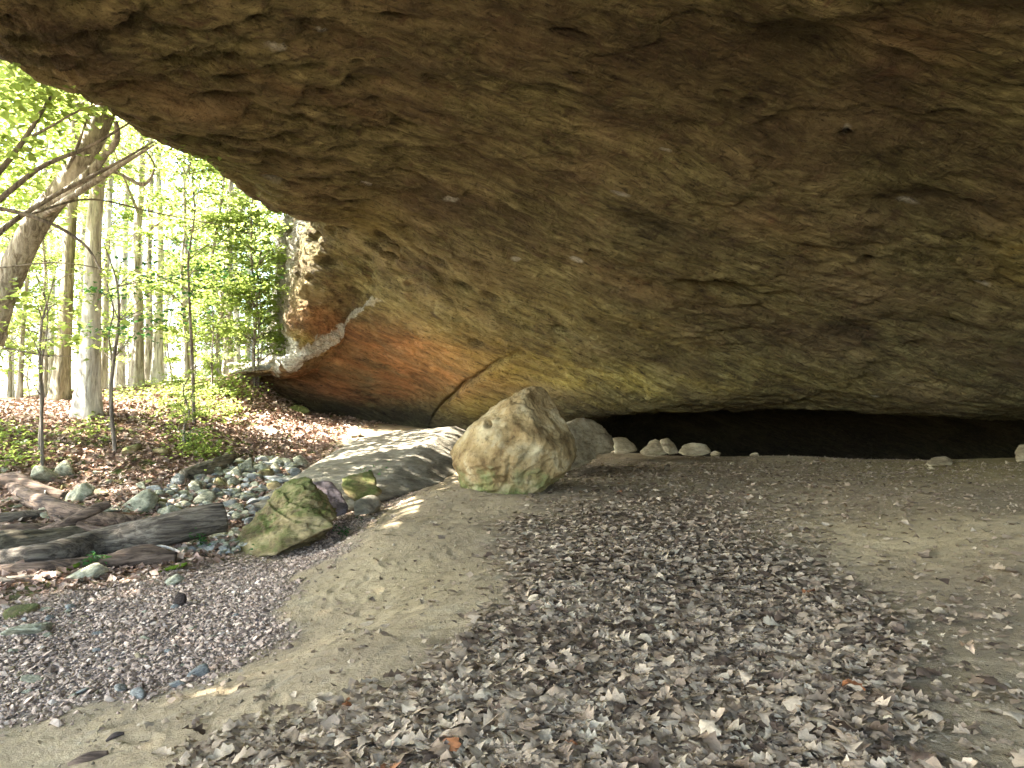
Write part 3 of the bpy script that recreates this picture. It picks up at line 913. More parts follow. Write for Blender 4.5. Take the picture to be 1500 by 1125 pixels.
main_boulder()

o = big_rock("boulder", [at(830, 618, 17.5), at(868, 613, 18.2), at(893, 630, 18.5), at(900, 660, 18.2), at(880, 672, 17.4), at(835, 690, 16.4), at(800, 695, 16.5), at(800, 640, 17),
                         at(850, 620, 19.4), at(898, 650, 19.5), at(815, 660, 19), at(850, 684, 16.9)], M['tanstone'], 5, soft=20, amp=.10, freq=2.2, strat=.03, seed=3)
tag(o, "blocky brown boulder half hidden behind the large pointed boulder", "boulder")

# long grey slab
slabpts = [at(350, 752, 15.2), at(402, 716, 17.2), at(468, 676, 19.5), at(520, 644, 20.3), at(590, 630, 21), at(668, 624, 20.6), at(690, 634, 20.4), at(700, 690, 18.6), at(640, 703, 17.6), at(580, 728, 16.0),
           at(520, 742, 15.2), at(440, 775, 14.2), at(640, 640, 19.2), at(560, 664, 18.2), at(680, 700, 21), at(470, 730, 15.6)]
o = big_rock("rock_slab", slabpts, M['slab'], 6, soft=150, amp=.022, freq=4.5, strat=.010, seed=11)
tag(o, "long low grey-green rock slab lying left of the large boulder", "rock slab")

mossp = [at(334, 806, 12.2), at(338, 820, 12.0), at(400, 812, 11.6), at(486, 770, 12.0), at(492, 752, 12.5), at(455, 702, 13.1), at(424, 700, 13.4), at(392, 738, 13.2), at(345, 792, 12.6),
         at(470, 790, 12.8), at(420, 800, 13.6), at(440, 740, 12.2), at(360, 790, 13.2), at(480, 745, 13.5)]
mr = big_rock("mossy_rock", mossp, M['mossrock'], 6, soft=110, amp=.10, freq=3.2, strat=.05, seed=23)
tag(mr, "tilted yellow-green mossy rock slab beside the creek bed", "rock")

for nm, pts, mt, lab in [
    ("rock", [at(455, 706, 14), at(485, 704, 14.2), at(508, 735, 13.8), at(512, 752, 13.4), at(480, 760, 13.2), at(460, 730, 13.6), at(490, 730, 14.8), at(470, 750, 14.6)], 'purple', "dark purple-grey block wedged behind the tilted mossy rock"),
    ("rock", [at(520, 735, 13.2), at(550, 724, 13.6), at(560, 735, 13.6), at(545, 752, 13.1), at(518, 756, 12.9), at(530, 730, 14.0), at(555, 748, 13.8)], 'slab', "small pale flat-topped rock at the foot of the sand bank"),
    ("rock", [at(500, 700, 14.8), at(545, 690, 15.2), at(560, 725, 14.6), at(525, 738, 14.3), at(500, 720, 14.4), at(530, 700, 15.8)], 'mossrock', "rounded yellow-mossed rock under the front of the long slab"),
    ("rock", [at(888, 646, 21), at(900, 640, 21), at(918, 640, 21.2), at(930, 650, 21), at(934, 662, 20.6), at(905, 666, 20.4), at(888, 662, 21), at(910, 650, 22)], 'tanstone', "low dark stone at the edge of the black recess, next to the brown boulder"),
    ("rock", [at(938, 662, 20.6), at(950, 646, 21), at(962, 642, 21), at(975, 652, 20.8), at(978, 666, 20.4), at(955, 669, 20.2), at(940, 667, 20.3), at(960, 655, 21.6)], 'tanstone', "left stone of the leaning pair before the dark recess"),
    ("rock", [at(966, 645, 20.9), at(978, 641, 21), at(990, 652, 20.9), at(994, 664, 20.6), at(980, 667, 20.3), at(970, 660, 20.6), at(984, 650, 21.5)], 'tanstone', "right stone of the leaning pair before the dark recess"),
    ("rock", [at(993, 664, 20.4), at(998, 652, 20.8), at(1015, 648, 20.8), at(1035, 651, 20.8), at(1042, 662, 20.5), at(1030, 668, 20.2), at(1002, 668, 20.2), at(1018, 655, 21.6)], 'tanstone', "rounded tan stone standing alone right of the leaning pair"),
    ("rock", [at(1355, 680, 17.6), at(1365, 670, 17.9), at(1385, 668, 17.9), at(1398, 676, 17.7), at(1394, 682, 17.4), at(1360, 683, 17.4), at(1375, 672, 18.4)], 'tanstone', "flat stone half buried on the cave floor below the recess at right"),
    ("rock", [at(1486, 668, 17.0), at(1492, 652, 17.2), at(1510, 650, 17.2), at(1530, 660, 17), at(1520, 676, 16.6), at(1488, 676, 16.7), at(1510, 660, 18)], 'tanstone', "pale stone at the right edge of the cave floor"),
    ("rock", [at(420, 598, 26), at(432, 592, 26.2), at(448, 596, 26.2), at(456, 604, 26), at(440, 608, 25.6), at(424, 605, 25.6), at(438, 597, 26.8)], 'boulder', "small sunlit pale rock at the foot of the orange wall"),
    ("rock", [at(508, 634, 23), at(515, 626, 23.3), at(528, 630, 23), at(530, 638, 22.8), at(512, 640, 22.7), at(520, 630, 23.8)], 'tanstone', "small stone on the sandy bank below the orange wall"),
]:
    big = big_rock(nm, pts, M[mt], 4, soft=24, amp=.09, freq=2.0, strat=.02, seed=len(lab) * 1.7)
    tag(big, lab, "rock")

# stone kinds reused by copies
def unit_stone(seed, flat=.6, sub=4):
    rng = np.random.default_rng(seed)
    p = rng.normal(size=(13, 3)); p /= np.linalg.norm(p, axis=1)[:, None]
    p *= np.array([1, rng.uniform(.6, .9), flat])
    P, Fc, c = hull_shape(p, sub, soft=18, amp=.07, freq=2.0, strat=.02, seed=seed * 3.1)
    P = P - np.array([0, 0, 0])
    P /= np.abs(P[:, :2]).max()
    return mesh_from("stone", P, Fc, True)
stone_me = {}
for mk in ('stone', 'bluestone', 'mossrock', 'tanstone'):
    stone_me[mk] = []
    for v in range(4):
        me = unit_stone(10 * len(mk) + v, [.45, .6, .75, .35][v], 3 if mk != 'stone' else 4)
        me.materials.append(M[mk]); stone_me[mk].append(me)

def stone(px, py, wpx, mk='stone', v=0, hf=.6, lab=None, rot=None, group=None, sink=.18, name="stone", cat="stone"):
    p = ground_at(px, py)
    w = wpx / F * np.linalg.norm(p - [0, 0, EYE]) / 2
    o = bpy.data.objects.new(name, stone_me[mk][v % 4]); C.objects.link(o)
    o.scale = (w, w * random.uniform(.75, 1.1), w * hf / .6)
    o.rotation_euler = (random.uniform(-.25, .25), random.uniform(-.25, .25), rot if rot is not None else random.uniform(0, 6.28))
    o.location = (p[0], p[1] + w * .5, p[2] + w * hf * (.55 - sink))
    return tag(o, lab, cat, group)

# (px, py of foot, width, material, variant, height factor, label)
for s in [
    (30, 935, 62, 'stone', 3, .45, "flat green-grey rock on gravel at the left edge of the photo"),
    (253, 858, 28, 'stone', 1, .8, "round grey-green cobble lying alone on the gravel near the logs"),
    (118, 852, 52, 'stone', 0, .6, "rounded grey stone at the foot of the front log, next to bright moss"),
    (20, 905, 60, 'mossrock', 3, .3, "low green mossed stone at the left edge behind the gravel"),
    (42, 1003, 30, 'stone', 3, .4, "small flat green stone in the gravel near the left edge"),
    (115, 1018, 28, 'bluestone', 3, .4, "small square grey stone in the gravel near the sand edge"),
    (172, 1015, 36, 'bluestone', 3, .35, "thin dark grey stone in the gravel near the sand edge"),
    (200, 1026, 26, 'bluestone', 2, .5, "dark stone where the gravel meets the pale sand"),
    (285, 993, 34, 'bluestone', 1, .45, "blue-grey stone at the foot of the sand bank"),
    (255, 1008, 24, 'purple' if False else 'bluestone', 0, .5, "small dark stone left of the blue-grey one at the sand bank"),
    (200, 748, 56, 'stone', 1, .7, "pale angular stone directly above the middle of the big log"),
    (240, 760, 46, 'stone', 0, .75, "pale angular stone right of the other pale one above the big log"),
    (297, 740, 30, 'stone', 2, .95, "rounded yellowish-green cobble right of the big log's upper side"),
    (222, 722, 30, 'bluestone', 0, .6, "blue-grey stone on the bank above the big log"),
    (150, 752, 40, 'stone', 3, .5, "whitish broken stone between the crossing branches"),
    (112, 735, 44, 'stone', 1, .8, "pale blue-green stone behind the crossing branches"),
    (145, 728, 40, 'tanstone', 3, .4, "flat pinkish-white stone behind the crossing branches"),
    (58, 705, 38, 'stone', 0, .9, "pointed green-grey stone on the slope near the left edge"),
    (90, 700, 34, 'stone', 1, .9, "angular greenish stone right of the pointed one on the slope"),
    (72, 762, 44, 'stone', 3, .5, "broad pale green stone behind the left logs"),
    (358, 690, 28, 'stone', 1, 1.0, "tall greyish stone at the top of the creek rocks"),
    (340, 700, 28, 'stone', 2, .8, "pale stone left of the tall one at the top of the creek rocks"),
    (376, 692, 36, 'stone', 0, .65, "leaning wedge-shaped mossy stone right of the tall one in the creek"),
    (398, 708, 56, 'bluestone', 3, .45, "wide flat blue-grey slab in the creek rocks left of the long slab"),
    (438, 685, 34, 'stone', 1, .7, "grey-green stone touching the upper edge of the long slab"),
    (402, 724, 26, 'mossrock', 2, .8, "squat mossy block at the upper left of the tilted mossy rock"),
    (318, 713, 24, 'mossrock', 1, .8, "bright moss-covered small stone in the upper creek rocks"),
    (340, 715, 24, 'stone', 2, .9, "round grey cobble beside the bright mossy stone"),
    (375, 722, 30, 'stone', 3, .5, "low grey stone below the blue-grey slab in the creek"),
    (392, 752, 60, 'bluestone', 3, .3, "flat bluish bedrock patch left of the tilted mossy rock"),
    (370, 770, 50, 'bluestone', 3, .3, "lower flat bluish bedrock patch between big log and mossy rock"),
    (330, 748, 34, 'bluestone', 1, .5, "blue-grey stone at the end of the big log"),
    (345, 765, 34, 'stone', 1, .45, "grey-green stone just under the end of the big log"),
    (275, 800, 46, 'stone', 3, .5, "pale greenish stone in the gap below the big log"),
    (310, 790, 50, 'stone', 0, .45, "mossed stone under the right end of the big log"),
    (335, 792, 36, 'bluestone', 3, .35, "slaty stone left of the tip of the mossy rock"),
    (300, 812, 30, 'bluestone', 1, .4, "small slaty stone below the big log near the gravel"),
    (325, 812, 30, 'stone', 3, .4, "small flat stone left of the mossy rock's lowest tip"),
    (190, 665, 36, 'mossrock', 1, .6, "bright mossy hump of rock on the forest slope below the trees"),
    (232, 668, 40, 'mossrock', 3, .55, "darker mossy rock right of the bright one on the forest slope"),
    (390, 635, 34, 'stone', 3, .5, "grey stone on the leafy slope below the cave corner"),
    (240, 725, 22, 'mossrock', 3, .5, "small green-topped stone on the bank near the short mossy log"),
    (205, 718, 20, 'stone', 1, .8, "small upright pale stone on the leafy bank"),
]:
    stone(*s[:6], lab=s[6])
# chunk of dark rock in the gravel
dk = stone(261, 889, 24, 'bluestone', 2, .7, lab="dark brown chunk lying alone in the middle of the gravel")
dkm = stone_me['bluestone'][2].copy(); dkm.materials.clear()
M['dark'] = mat_rock("dark_chunk", (0.02, 0.014, 0.01), (0.05, 0.035, 0.028), (0.09, 0.07, 0.06), scale=2)
dkm.materials.append(M['dark']); dk.data = dkm
# unnumbered jumble in the creek
JUM = [(330, 685), (400, 672), (440, 690), (445, 740), (385, 800), (325, 818), (240, 812), (225, 745), (190, 735), (280, 705)]
cnt = 0
while cnt < 115:
    a, b = random.uniform(190, 450), random.uniform(672, 818)
    if in_poly(np.array([a]), np.array([b]), JUM)[0]:
        stone(a, b, random.uniform(11, 32), random.choice(['stone', 'stone', 'bluestone', 'stone', 'mossrock']), random.randrange(4), random.uniform(.4, .8),
              lab="small grey-green stone in the jumble between the big log and the long slab", group="small stones of the creek jumble", sink=.22)
        cnt += 1
def rubble():
    rng = np.random.default_rng(88)
    for mk in ('stone', 'bluestone'):
        parts = []
        n = 0
        while n < 190:
            a, b = rng.uniform(190, 450), rng.uniform(672, 818)
            if not in_poly(np.array([a]), np.array([b]), JUM)[0]: continue
            g = ground_at(a, b); w = rng.uniform(4, 12) / F * g[1]
            V, Fc = ico(2)
            q = V * np.array([1, rng.uniform(.6, 1), rng.uniform(.4, .7)]) * w
            fc = rng.normal(size=(6, 3)); fc /= np.linalg.norm(fc, axis=1)[:, None]
            for f in fc:
                sd = q @ f; q = q - np.maximum(sd - .6 * sd.max(), 0)[:, None] * f
            an_ = rng.uniform(0, 6); R = np.array([[cos(an_), -sin(an_), 0], [sin(an_), cos(an_), 0], [0, 0, 1]])
            parts.append((q @ R.T + g + [0, 0, w * .3], Fc)); n += 1
        v, f = merge(parts)
        tag(link("rubble", mesh_from("rubble", v, f, False), M[mk]), "small rubble filling the gaps between the creek stones", "rubble", kind='stuff')
rubble()
for k in range(34):
    a, b = random.uniform(0, 250), random.uniform(690, 750)
    stone(a, b, random.uniform(8, 22), random.choice(['stone', 'mossrock', 'stone']), random.randrange(4), random.uniform(.4, .8),
          lab="small greenish stone scattered on the leafy bank behind the logs", group="small stones on the bank behind the logs", sink=.4)
for k in range(26):
    a, b = random.uniform(1050, 1490), random.uniform(672, 692)
    stone(a, b, random.uniform(4, 11), 'tanstone', random.randrange(4), .5,
          lab="small tan stone scattered at the back of the cave floor", group="small stones at the back of the cave floor", sink=.3)
for k in range(60):
    a = random.uniform(0, 400); b = random.uniform(885, 1040)
    if poly_sd(np.array([a]), np.array([b]), GRAVEL_PX)[0] > -8: continue
    stone(a, b, random.uniform(8, 16), random.choice(['bluestone', 'stone', 'tanstone']), random.randrange(4), random.uniform(.35, .6),
          lab="cobble a little larger than the gravel it lies in", group="cobbles scattered in the gravel", sink=.3)

for k in range(7):
    a, b = random.uniform(900, 1480), random.uniform(655, 668)
    p = at(a, b, random.uniform(22.5, 25)); 
    o = bpy.data.objects.new("stone", stone_me['tanstone'][k % 4]); C.objects.link(o)
    w = random.uniform(.06, .2)
    o.scale = (w, w, w * .8); o.rotation_euler = (0, 0, random.uniform(0, 6)); o.location = (p[0], p[1], float(ground_z(p[0], p[1])[0]) + w * .3)
    tag(o, "dim fallen rock at the mouth of the black recess", "stone", "fallen rocks at the mouth of the recess")
# ------------------------------------------------------------ tubes: trunks, branches, logs
def smooth_path(pts, n):
    pts = np.asarray(pts, float)
    k = np.concatenate([[0], np.cumsum(np.linalg.norm(np.diff(pts[:, :3], axis=0), axis=1))])
    return herm(pts, k, np.linspace(0, k[-1], n))

def tube(pts, n=30, ring=12, rough=.05, seed=0, flare=0.0, fq=3.0):
    """pts: rows of x,y,z,radius"""
    Q = smooth_path(pts, n)
    c = Q[:, :3]; r = np.maximum(Q[:, 3], .001)
    T = np.gradient(c, axis=0); T /= np.linalg.norm(T, axis=1)[:, None]
    ref = np.array([0, 1.0, 0]) if abs(T[:, 2]).mean() > .7 else np.array([0, 0, 1.0])
    A = np.cross(T, ref); A /= np.linalg.norm(A, axis=1)[:, None]
    B = np.cross(T, A)
    th = np.linspace(0, 2 * pi, ring, endpoint=False)
    D = A[:, None, :] * np.cos(th)[None, :, None] + B[:, None, :] * np.sin(th)[None, :, None]
    if flare:
        s = np.linspace(0, 1, n)
        r = r * (1 + flare * np.exp(-s * 14))
        fl = 1 + flare * .35 * np.exp(-s * 10)[:, None] * np.cos(th * 5 + seed)[None]
    else: fl = np.ones((n, ring))
    P = c[:, None, :] + D * (r[:, None] * fl)[:, :, None]
    P = P.reshape(-1, 3)
    if rough:
        nz = fbm(P * fq + seed, 3)
        P += D.reshape(-1, 3) * (nz * rough * np.repeat(r, ring))[:, None]
    Fq = grid_faces(n, ring, True)
    V = np.concatenate([P, c[[0]], c[[-1]]])
    i0 = len(P)
    caps = []
    for j in range(ring):
        caps.append([i0, (j + 1) % ring, j, j]); caps.append([i0 + 1, (n - 1) * ring + j, (n - 1) * ring + (j + 1) % ring, (n - 1) * ring + (j + 1) % ring])
    # caps as degenerate-free triangles: handled separately
    tri = np.concatenate([Fq[:, [0, 1, 2]], Fq[:, [0, 2, 3]], np.array(caps)[:, :3]])
    return V, tri


def log(name, pts, mat, label, ring=28, n=90, rough=.25, cat="log", seed=0, fq=3.0, group=None):
    """fallen wood, built with local X along the grain"""
    pts = np.asarray(pts, float)
    base = pts[:, :3].mean(0)
    ax = pts[-1, :3] - pts[0, :3]
    yaw = math.atan2(ax[1], ax[0])
    R = np.array([[cos(-yaw), -sin(-yaw), 0], [sin(-yaw), cos(-yaw), 0], [0, 0, 1]])
    q = pts.copy(); q[:, :3] = (pts[:, :3] - base) @ R.T
    V, T = tube(q, n, ring, 0, seed)
    # fibrous grooves along the grain
    th = fbm(V * np.array([.6, 9, 9]) + seed, 4, .65, ridged=True) * rough * 1.1 + fbm(V * fq * .5 + seed, 3) * rough
    Q = smooth_path(q, n)
    cidx = np.clip(np.arange(len(V)) // ring, 0, n - 1)
    cc = Q[cidx, :3]; rr = Q[cidx, 3]
    dv = V - cc
    ln = np.linalg.norm(dv, axis=1) + 1e-9
    V = V + dv / ln[:, None] * (th * rr * .55)[:, None] * (ln > 1e-3)[:, None]
    me = mesh_from(name, V, T, True)
    o = link(name, me, mat, loc=base)
    o.rotation_euler = (0, 0, yaw)
    return tag(o, label, cat, group)

def A4(px, py, Y, r): return np.append(at(px, py, Y), r)
def AG(px, py, rp, lift=0.0):
    g = ground_at(px, py + rp * .8 + lift)
    return np.append(at(px, py, g[1]), rp / F * g[1])
log("fallen_log", [AG(-60, 824, 10), AG(60, 814, 17), AG(150, 797, 21), AG(240, 777, 22, 12), AG(328, 756, 20, 22)], M['wood'], "thick grey weathered log, the biggest, running up to the creek stones", seed=1)
log("fallen_log", [AG(-60, 838, 7), AG(60, 832, 9), AG(150, 826, 12), AG(215, 816, 15), AG(258, 818, 8)], M['woodbrown'], "broken grey log end lying in front of the thickest log", seed=4, rough=.4)
log("fallen_log", [AG(-60, 802, 17), AG(40, 796, 18), AG(110, 788, 15), AG(160, 782, 8)], M['woodmoss'], "dark mossy log at the left edge behind the thickest log", seed=7, rough=.4)
log("fallen_log", [AG(5, 706, 6), AG(60, 735, 11), AG(110, 752, 12), AG(170, 764, 11), AG(228, 766, 8)], M['woodbrown'], "smooth brown curved log descending behind the thickest log", seed=9)
log("fallen_log", [AG(-20, 708, 8), AG(20, 704, 11), AG(50, 716, 10), AG(95, 728, 7)], M['woodbrown'], "short dark brown log on the leafy bank at the left edge", seed=12)
log("fallen_branch", [A4(58, 780, 12.4, .06), A4(100, 765, 12.5, .07), A4(135, 748, 12.7, .08), A4(160, 738, 12.9, .06)], M['woodbrown'], "thin dark branch propped across the logs and tilting up to the right", seed=15, cat="branch", ring=14)
log("fallen_branch", [A4(115, 768, 12.5, .05), A4(140, 776, 12.4, .06), A4(175, 784, 12.2, .05)], M['woodbrown'], "short bare broken branch wedged between the brown log and the thickest log", seed=17, cat="branch", ring=12)
log("fallen_log", [AG(268, 698, 8), AG(300, 688, 10), AG(325, 678, 9), AG(340, 667, 6)], M['woodmoss'], "short rotten mossy log on the slope left of the creek rocks", seed=19, rough=.45)
log("fallen_branch", [AG(-60, 762, 5), AG(10, 758, 7), AG(70, 752, 6), AG(118, 744, 3)], M['wood'], "thin straight dead branch reaching in from the left edge above the mossy log", seed=31, cat="branch", ring=12, n=50)
log("fallen_branch", [AG(-60, 780, 6), AG(20, 776, 8), AG(90, 772, 7), AG(140, 760, 4)], M['woodbrown'], "slim dark pole lying just above the mossy log at the left edge", seed=33, cat="branch", ring=12, n=50)
log("fallen_branch", [AG(20, 730, 4), AG(70, 752, 5), AG(105, 778, 4)], M['woodbrown'], "short slanting stick leaning down onto the logs from the bank", seed=35, cat="branch", ring=10, n=40)
log("fallen_branch", [AG(-60, 852, 4), AG(30, 848, 5), AG(90, 843, 3)], M['wood'], "thin grey stick half buried at the lower edge of the logs", seed=37, cat="branch", ring=10, n=40)
log("root", [A4(365, 659, 20.3, .04), A4(400, 661, 20.4, .05), A4(430, 663, 20.4, .05), A4(450, 658, 20.5, .07), A4(470, 661, 20.6, .03)], M['woodbrown'], "thin dark root crossing the pink leaf litter above the creek rocks", seed=21, cat="root", ring=12)
log("fallen_branch", [A4(215, 826, 11.2, .018), A4(232, 800, 11.6, .02), A4(262, 808, 11.7, .018), A4(275, 816, 11.7, .012)], M['palebark'], "thin white twig bending in front of the broken log end", seed=23, cat="twig", ring=8, n=30, rough=.1)
log("fallen_branch", [A4(65, 806, 11.2, .012), A4(95, 822, 11.2, .013), A4(122, 834, 11.0, .010)], M['palebark'], "thin straight white twig lying on the front log", seed=25, cat="twig", ring=8, n=20, rough=.1)
log("fallen_branch", [A4(66, 715, 15, .014), A4(68, 730, 14.4, .014), A4(90, 742, 14.0, .012)], M['palebark'], "thin curved pale twig near the left bank stones", seed=26, cat="twig", ring=8, n=20, rough=.1)
p0 = ground_at(100, 1122); p1 = ground_at(158, 1108)
log("bark_piece", [np.append(p0 + [0, 0, .005], .012), np.append((p0 + p1) / 2 + [0, 0, .012], .03), np.append(p1 + [0, 0, .01], .012)], M['woodbrown'], "dark curled piece of bark at the bottom left edge of the photo", cat="bark", ring=12, n=24, seed=2)
p0 = ground_at(155, 1088); p1 = ground_at(182, 1080)
log("bark_piece", [np.append(p0 + [0, 0, .005], .006), np.append((p0 + p1) / 2 + [0, 0, .02], .016), np.append(p1 + [0, 0, .01], .008)], M['dark'], "small black curled bark chip on the pale sand", cat="bark", ring=10, n=20, seed=5)

# ------------------------------------------------------------ leaves
def leaf_quads(P, L, Wd, nrm_tilt, rng, up=(0, 0, 1)):
    """simple folded leaves of 4 vertices, two triangles each"""
    n = len(P)
    az = rng.uniform(0, 2 * pi, n)
    nv = np.stack([rng.normal(0, nrm_tilt, n), rng.normal(0, nrm_tilt, n), np.ones(n)], 1)
    nv /= np.linalg.norm(nv, axis=1)[:, None]
    a = np.stack([np.cos(az), np.sin(az), 0 * az], 1)
    a -= nv * np.sum(a * nv, 1)[:, None]; a /= np.linalg.norm(a, axis=1)[:, None]
    b = np.cross(nv, a)
    L = L * rng.uniform(.6, 1.3, n); Wd = Wd * L
    v0 = P
    v1 = P + a * (L * .45)[:, None] + b * (Wd * .5)[:, None] + nv * (L * .10)[:, None]
    v2 = P + a * L[:, None] - nv * (L * .12)[:, None]
    v3 = P + a * (L * .45)[:, None] - b * (Wd * .5)[:, None] + nv * (L * .10)[:, None]
    V = np.stack([v0, v1, v2, v3], 1).reshape(-1, 3)
    i = np.arange(n)[:, None] * 4
    T = np.concatenate([i + np.array([[0, 1, 2]]), i + np.array([[0, 2, 3]])])
    return V, T, n

def crown_sprays(seed, z0, z1, R, nspray, per, size, tilt=.35):
    """layered flat sprays like young maples"""
    rng = np.random.default_rng(seed)
    P = []; tw = []
    for k in range(nspray):
        h = rng.uniform(z0, z1)
        rr = R * (1 - .55 * abs((h - z0) / (z1 - z0) - .35)) * rng.uniform(.55, 1.1)
        az = rng.uniform(0, 2 * pi)
        d = np.array([cos(az), sin(az), 0]); s = np.array([-sin(az), cos(az), 0])
        u = rng.uniform(.15, 1, per) ** .7 * rr
        lat = rng.normal(0, .28, per) * (1.1 - u / (rr * 1.2)) * rr * .8
        z = h + .25 * u * rng.uniform(.2, 1) - .07 * u ** 1.6 + rng.normal(0, .07, per)
        P.append(d[None] * u[:, None] + s[None] * lat[:, None] + np.stack([0 * z, 0 * z, z], 1))
        pts = [np.array([0, 0, h - .3, .022]), np.append(d * rr * .5 + [0, 0, h + .05 * rr], .012), np.append(d * rr * .9 + [0, 0, h - .02 * rr], .004)]
        tw.append(tube(pts, 8, 5, 0))
    return np.concatenate(P), tw, rng

def crown_clumps(seed, z0, z1, R, ncl, per, rc):
    rng = np.random.default_rng(seed)
    P = []
    for k in range(ncl):
        v = rng.normal(size=3); v /= np.linalg.norm(v)
        rad = rng.uniform(.45, 1.0)
        c = np.array([v[0] * R * rad, v[1] * R * rad, (z0 + z1) / 2 + v[2] * (z1 - z0) / 2 * rad])
        q = rng.normal(size=(per, 3)) * np.array([1, 1, .55]) * rc * rng.uniform(.6, 1.3) * .6
        P.append(c + q)
    return np.concatenate(P), rng

def crown_mesh(name, P, rng, L, Wd, tilt, mat):
    V, T, n = leaf_quads(P, L, Wd, tilt, rng)
    tone = np.clip(rng.normal(.5, .2, n) + .25 * noise3(P * .6), 0, 1)
    me = mesh_from(name, V, T, False, {"tone": np.repeat(tone, 4)})
    me.materials.append(mat)
    return me

# crown meshes, base of tree at z=0
maple_crowns = []
for v in range(4):
    P, tw, rng = crown_sprays(100 + v, 1.6, 8.5, 3.0, 40, 100, .1)
    lm = crown_mesh("crown", P, rng, .15, .85, .35, M['leaf'])
    tv, tf = merge(tw)
    tm = mesh_from("branches", tv, tf, True); tm.materials.append(M['twig'])
    maple_crowns.append((lm, tm))
low_crowns = []
for v in range(2):
    P, tw, rng = crown_sprays(150 + v, .8, 4.2, 1.9, 24, 80, .1)
    lm = crown_mesh("crown", P, rng, .13, .8, .35, M['leaf'])
    tv, tf = merge(tw); tm = mesh_from("branches", tv, tf, True); tm.materials.append(M['twig'])
    low_crowns.append((lm, tm))
tall_crowns = []
for v in range(3):
    P, rng = crown_clumps(200 + v, 9.0, 19, 4.2, 80, 44, 1.1)
    tall_crowns.append(crown_mesh("crown", P, rng, .20, .8, .6, M['leaf']))

def trunk_mesh(seed, H, r, lean=(0, 0), wig=.12, flare=.6, n=44, ring=18):
    rng = np.random.default_rng(seed)
    pts = []
    for k in range(7):
        t = k / 6
        pts.append([lean[0] * H * t + rng.normal(0, wig) * (t > 0) * t, lean[1] * H * t + rng.normal(0, wig) * t, H * t - .15, r * (1 - .62 * t)])
    v, f = tube(pts, n, ring, .09, seed, flare, 4.0)
    return mesh_from("trunk", v, f, True), np.array(pts)

def tree(name, loc, H, r, bark, label, crown=None, rot=0, lean=(0, 0), seed=0, cat="tree", group=None, crown_scale=1.0, limbs=0, wig=.12):
    root = bpy.data.objects.new(name, None); C.objects.link(root)
    root.location = loc
    root.empty_display_size = .3
    tag(root, label, cat, group)
    me, pts = trunk_mesh(seed, H, r, lean, wig)
    link("trunk", me, M[bark], root)
    rng = np.random.default_rng(seed + 900)
    for q in range(limbs):
        t = rng.uniform(.35, .9); i = t * 6; b = pts[int(i)] * (1 - i % 1) + pts[min(int(i) + 1, 6)] * (i % 1)
        az = rng.uniform(0, 2 * pi); ln = rng.uniform(1.2, 3.0)
        lp = [np.array([*b[:3], b[3] * .45]), np.array([b[0] + cos(az) * ln * .5, b[1] + sin(az) * ln * .5, b[2] + ln * .35, b[3] * .28]), np.array([b[0] + cos(az) * ln, b[1] + sin(az) * ln, b[2] + ln * .75, b[3] * .12])]
        v, f = tube(lp, 14, 8, .06, q)
        link("branch", mesh_from("branch", v, f, True), M[bark], root)
    if crown is not None:
        c = crown if isinstance(crown, tuple) else (crown,)
        for cm, nm in zip(c, ("crown", "branches")):
            o = link(nm, cm, None, root)
            o.rotation_euler = (0, 0, rot); o.scale = (crown_scale,) * 3
            o.location = (lean[0] * H * .5, lean[1] * H * .5, 0)
    return root

def at_ground(px, Y):
    x = (px - 750) / F * Y
    return (x, Y, float(ground_z(x, Y)[0]))

# trunks that can be told apart in the photo (px, distance, radius, lean, bark, crown, label)
for k, (px, Y, r, lean, bark, crown, lab) in enumerate([
    (128, 20.0, .29, (.035, 0), 'palebark', 0, "thick sun-dappled tree with flared base nearest on the slope"),
    (88, 24.5, .27, (.05, 0), 'mossbark', None, "grey trunk with green moss at its foot, left behind the dappled one"),
    (200, 27, .22, (.01, 0), 'bark', 2, "dark grey trunk just left of the pale slender trunk"),
    (218, 30, .17, (.0, 0), 'bark', None, "slim grey trunk between the dark grey trunk and the pale slender one"),
    (230, 27.5, .20, (.0, 0), 'palebark', 0, "pale slender straight trunk, brightest in the middle of the woods"),
    (333, 31, .20, (.005, 0), 'bark', 1, "straight grey trunk near the cave corner"),
    (347, 33, .16, (-.01, 0), 'palebark', None, "narrow white trunk right next to the straight grey one"),
    (366, 38, .17, (.0, 0), 'palebark', 2, "sunlit thin trunk nearest to the cave corner"),
    (150, 31, .17, (.02, 0), 'bark', 1, "thin grey trunk seen just right of the dappled tree"),
    (62, 33, .16, (.01, 0), 'bark', 0, "thin straight trunk left of the moss-footed tree"),
    (28, 26, .09, (.04, 0), 'bark', None, "very thin dark trunk near the left edge of the photo"),
    (275, 36, .15, (-.02, 0), 'bark', 0, "thin trunk midway between the pale slender trunk and the cave corner"),
    (300, 45, .18, (.01, 0), 'palebark', 2, "distant pale trunk left of the straight grey one"),
]):
    tree("forest_tree", at_ground(px, Y), 15, r * .82, bark, lab, tall_crowns[crown] if crown is not None else None, rot=k * 1.3, lean=lean, seed=40 + k, limbs=3 if r > .15 else 0)

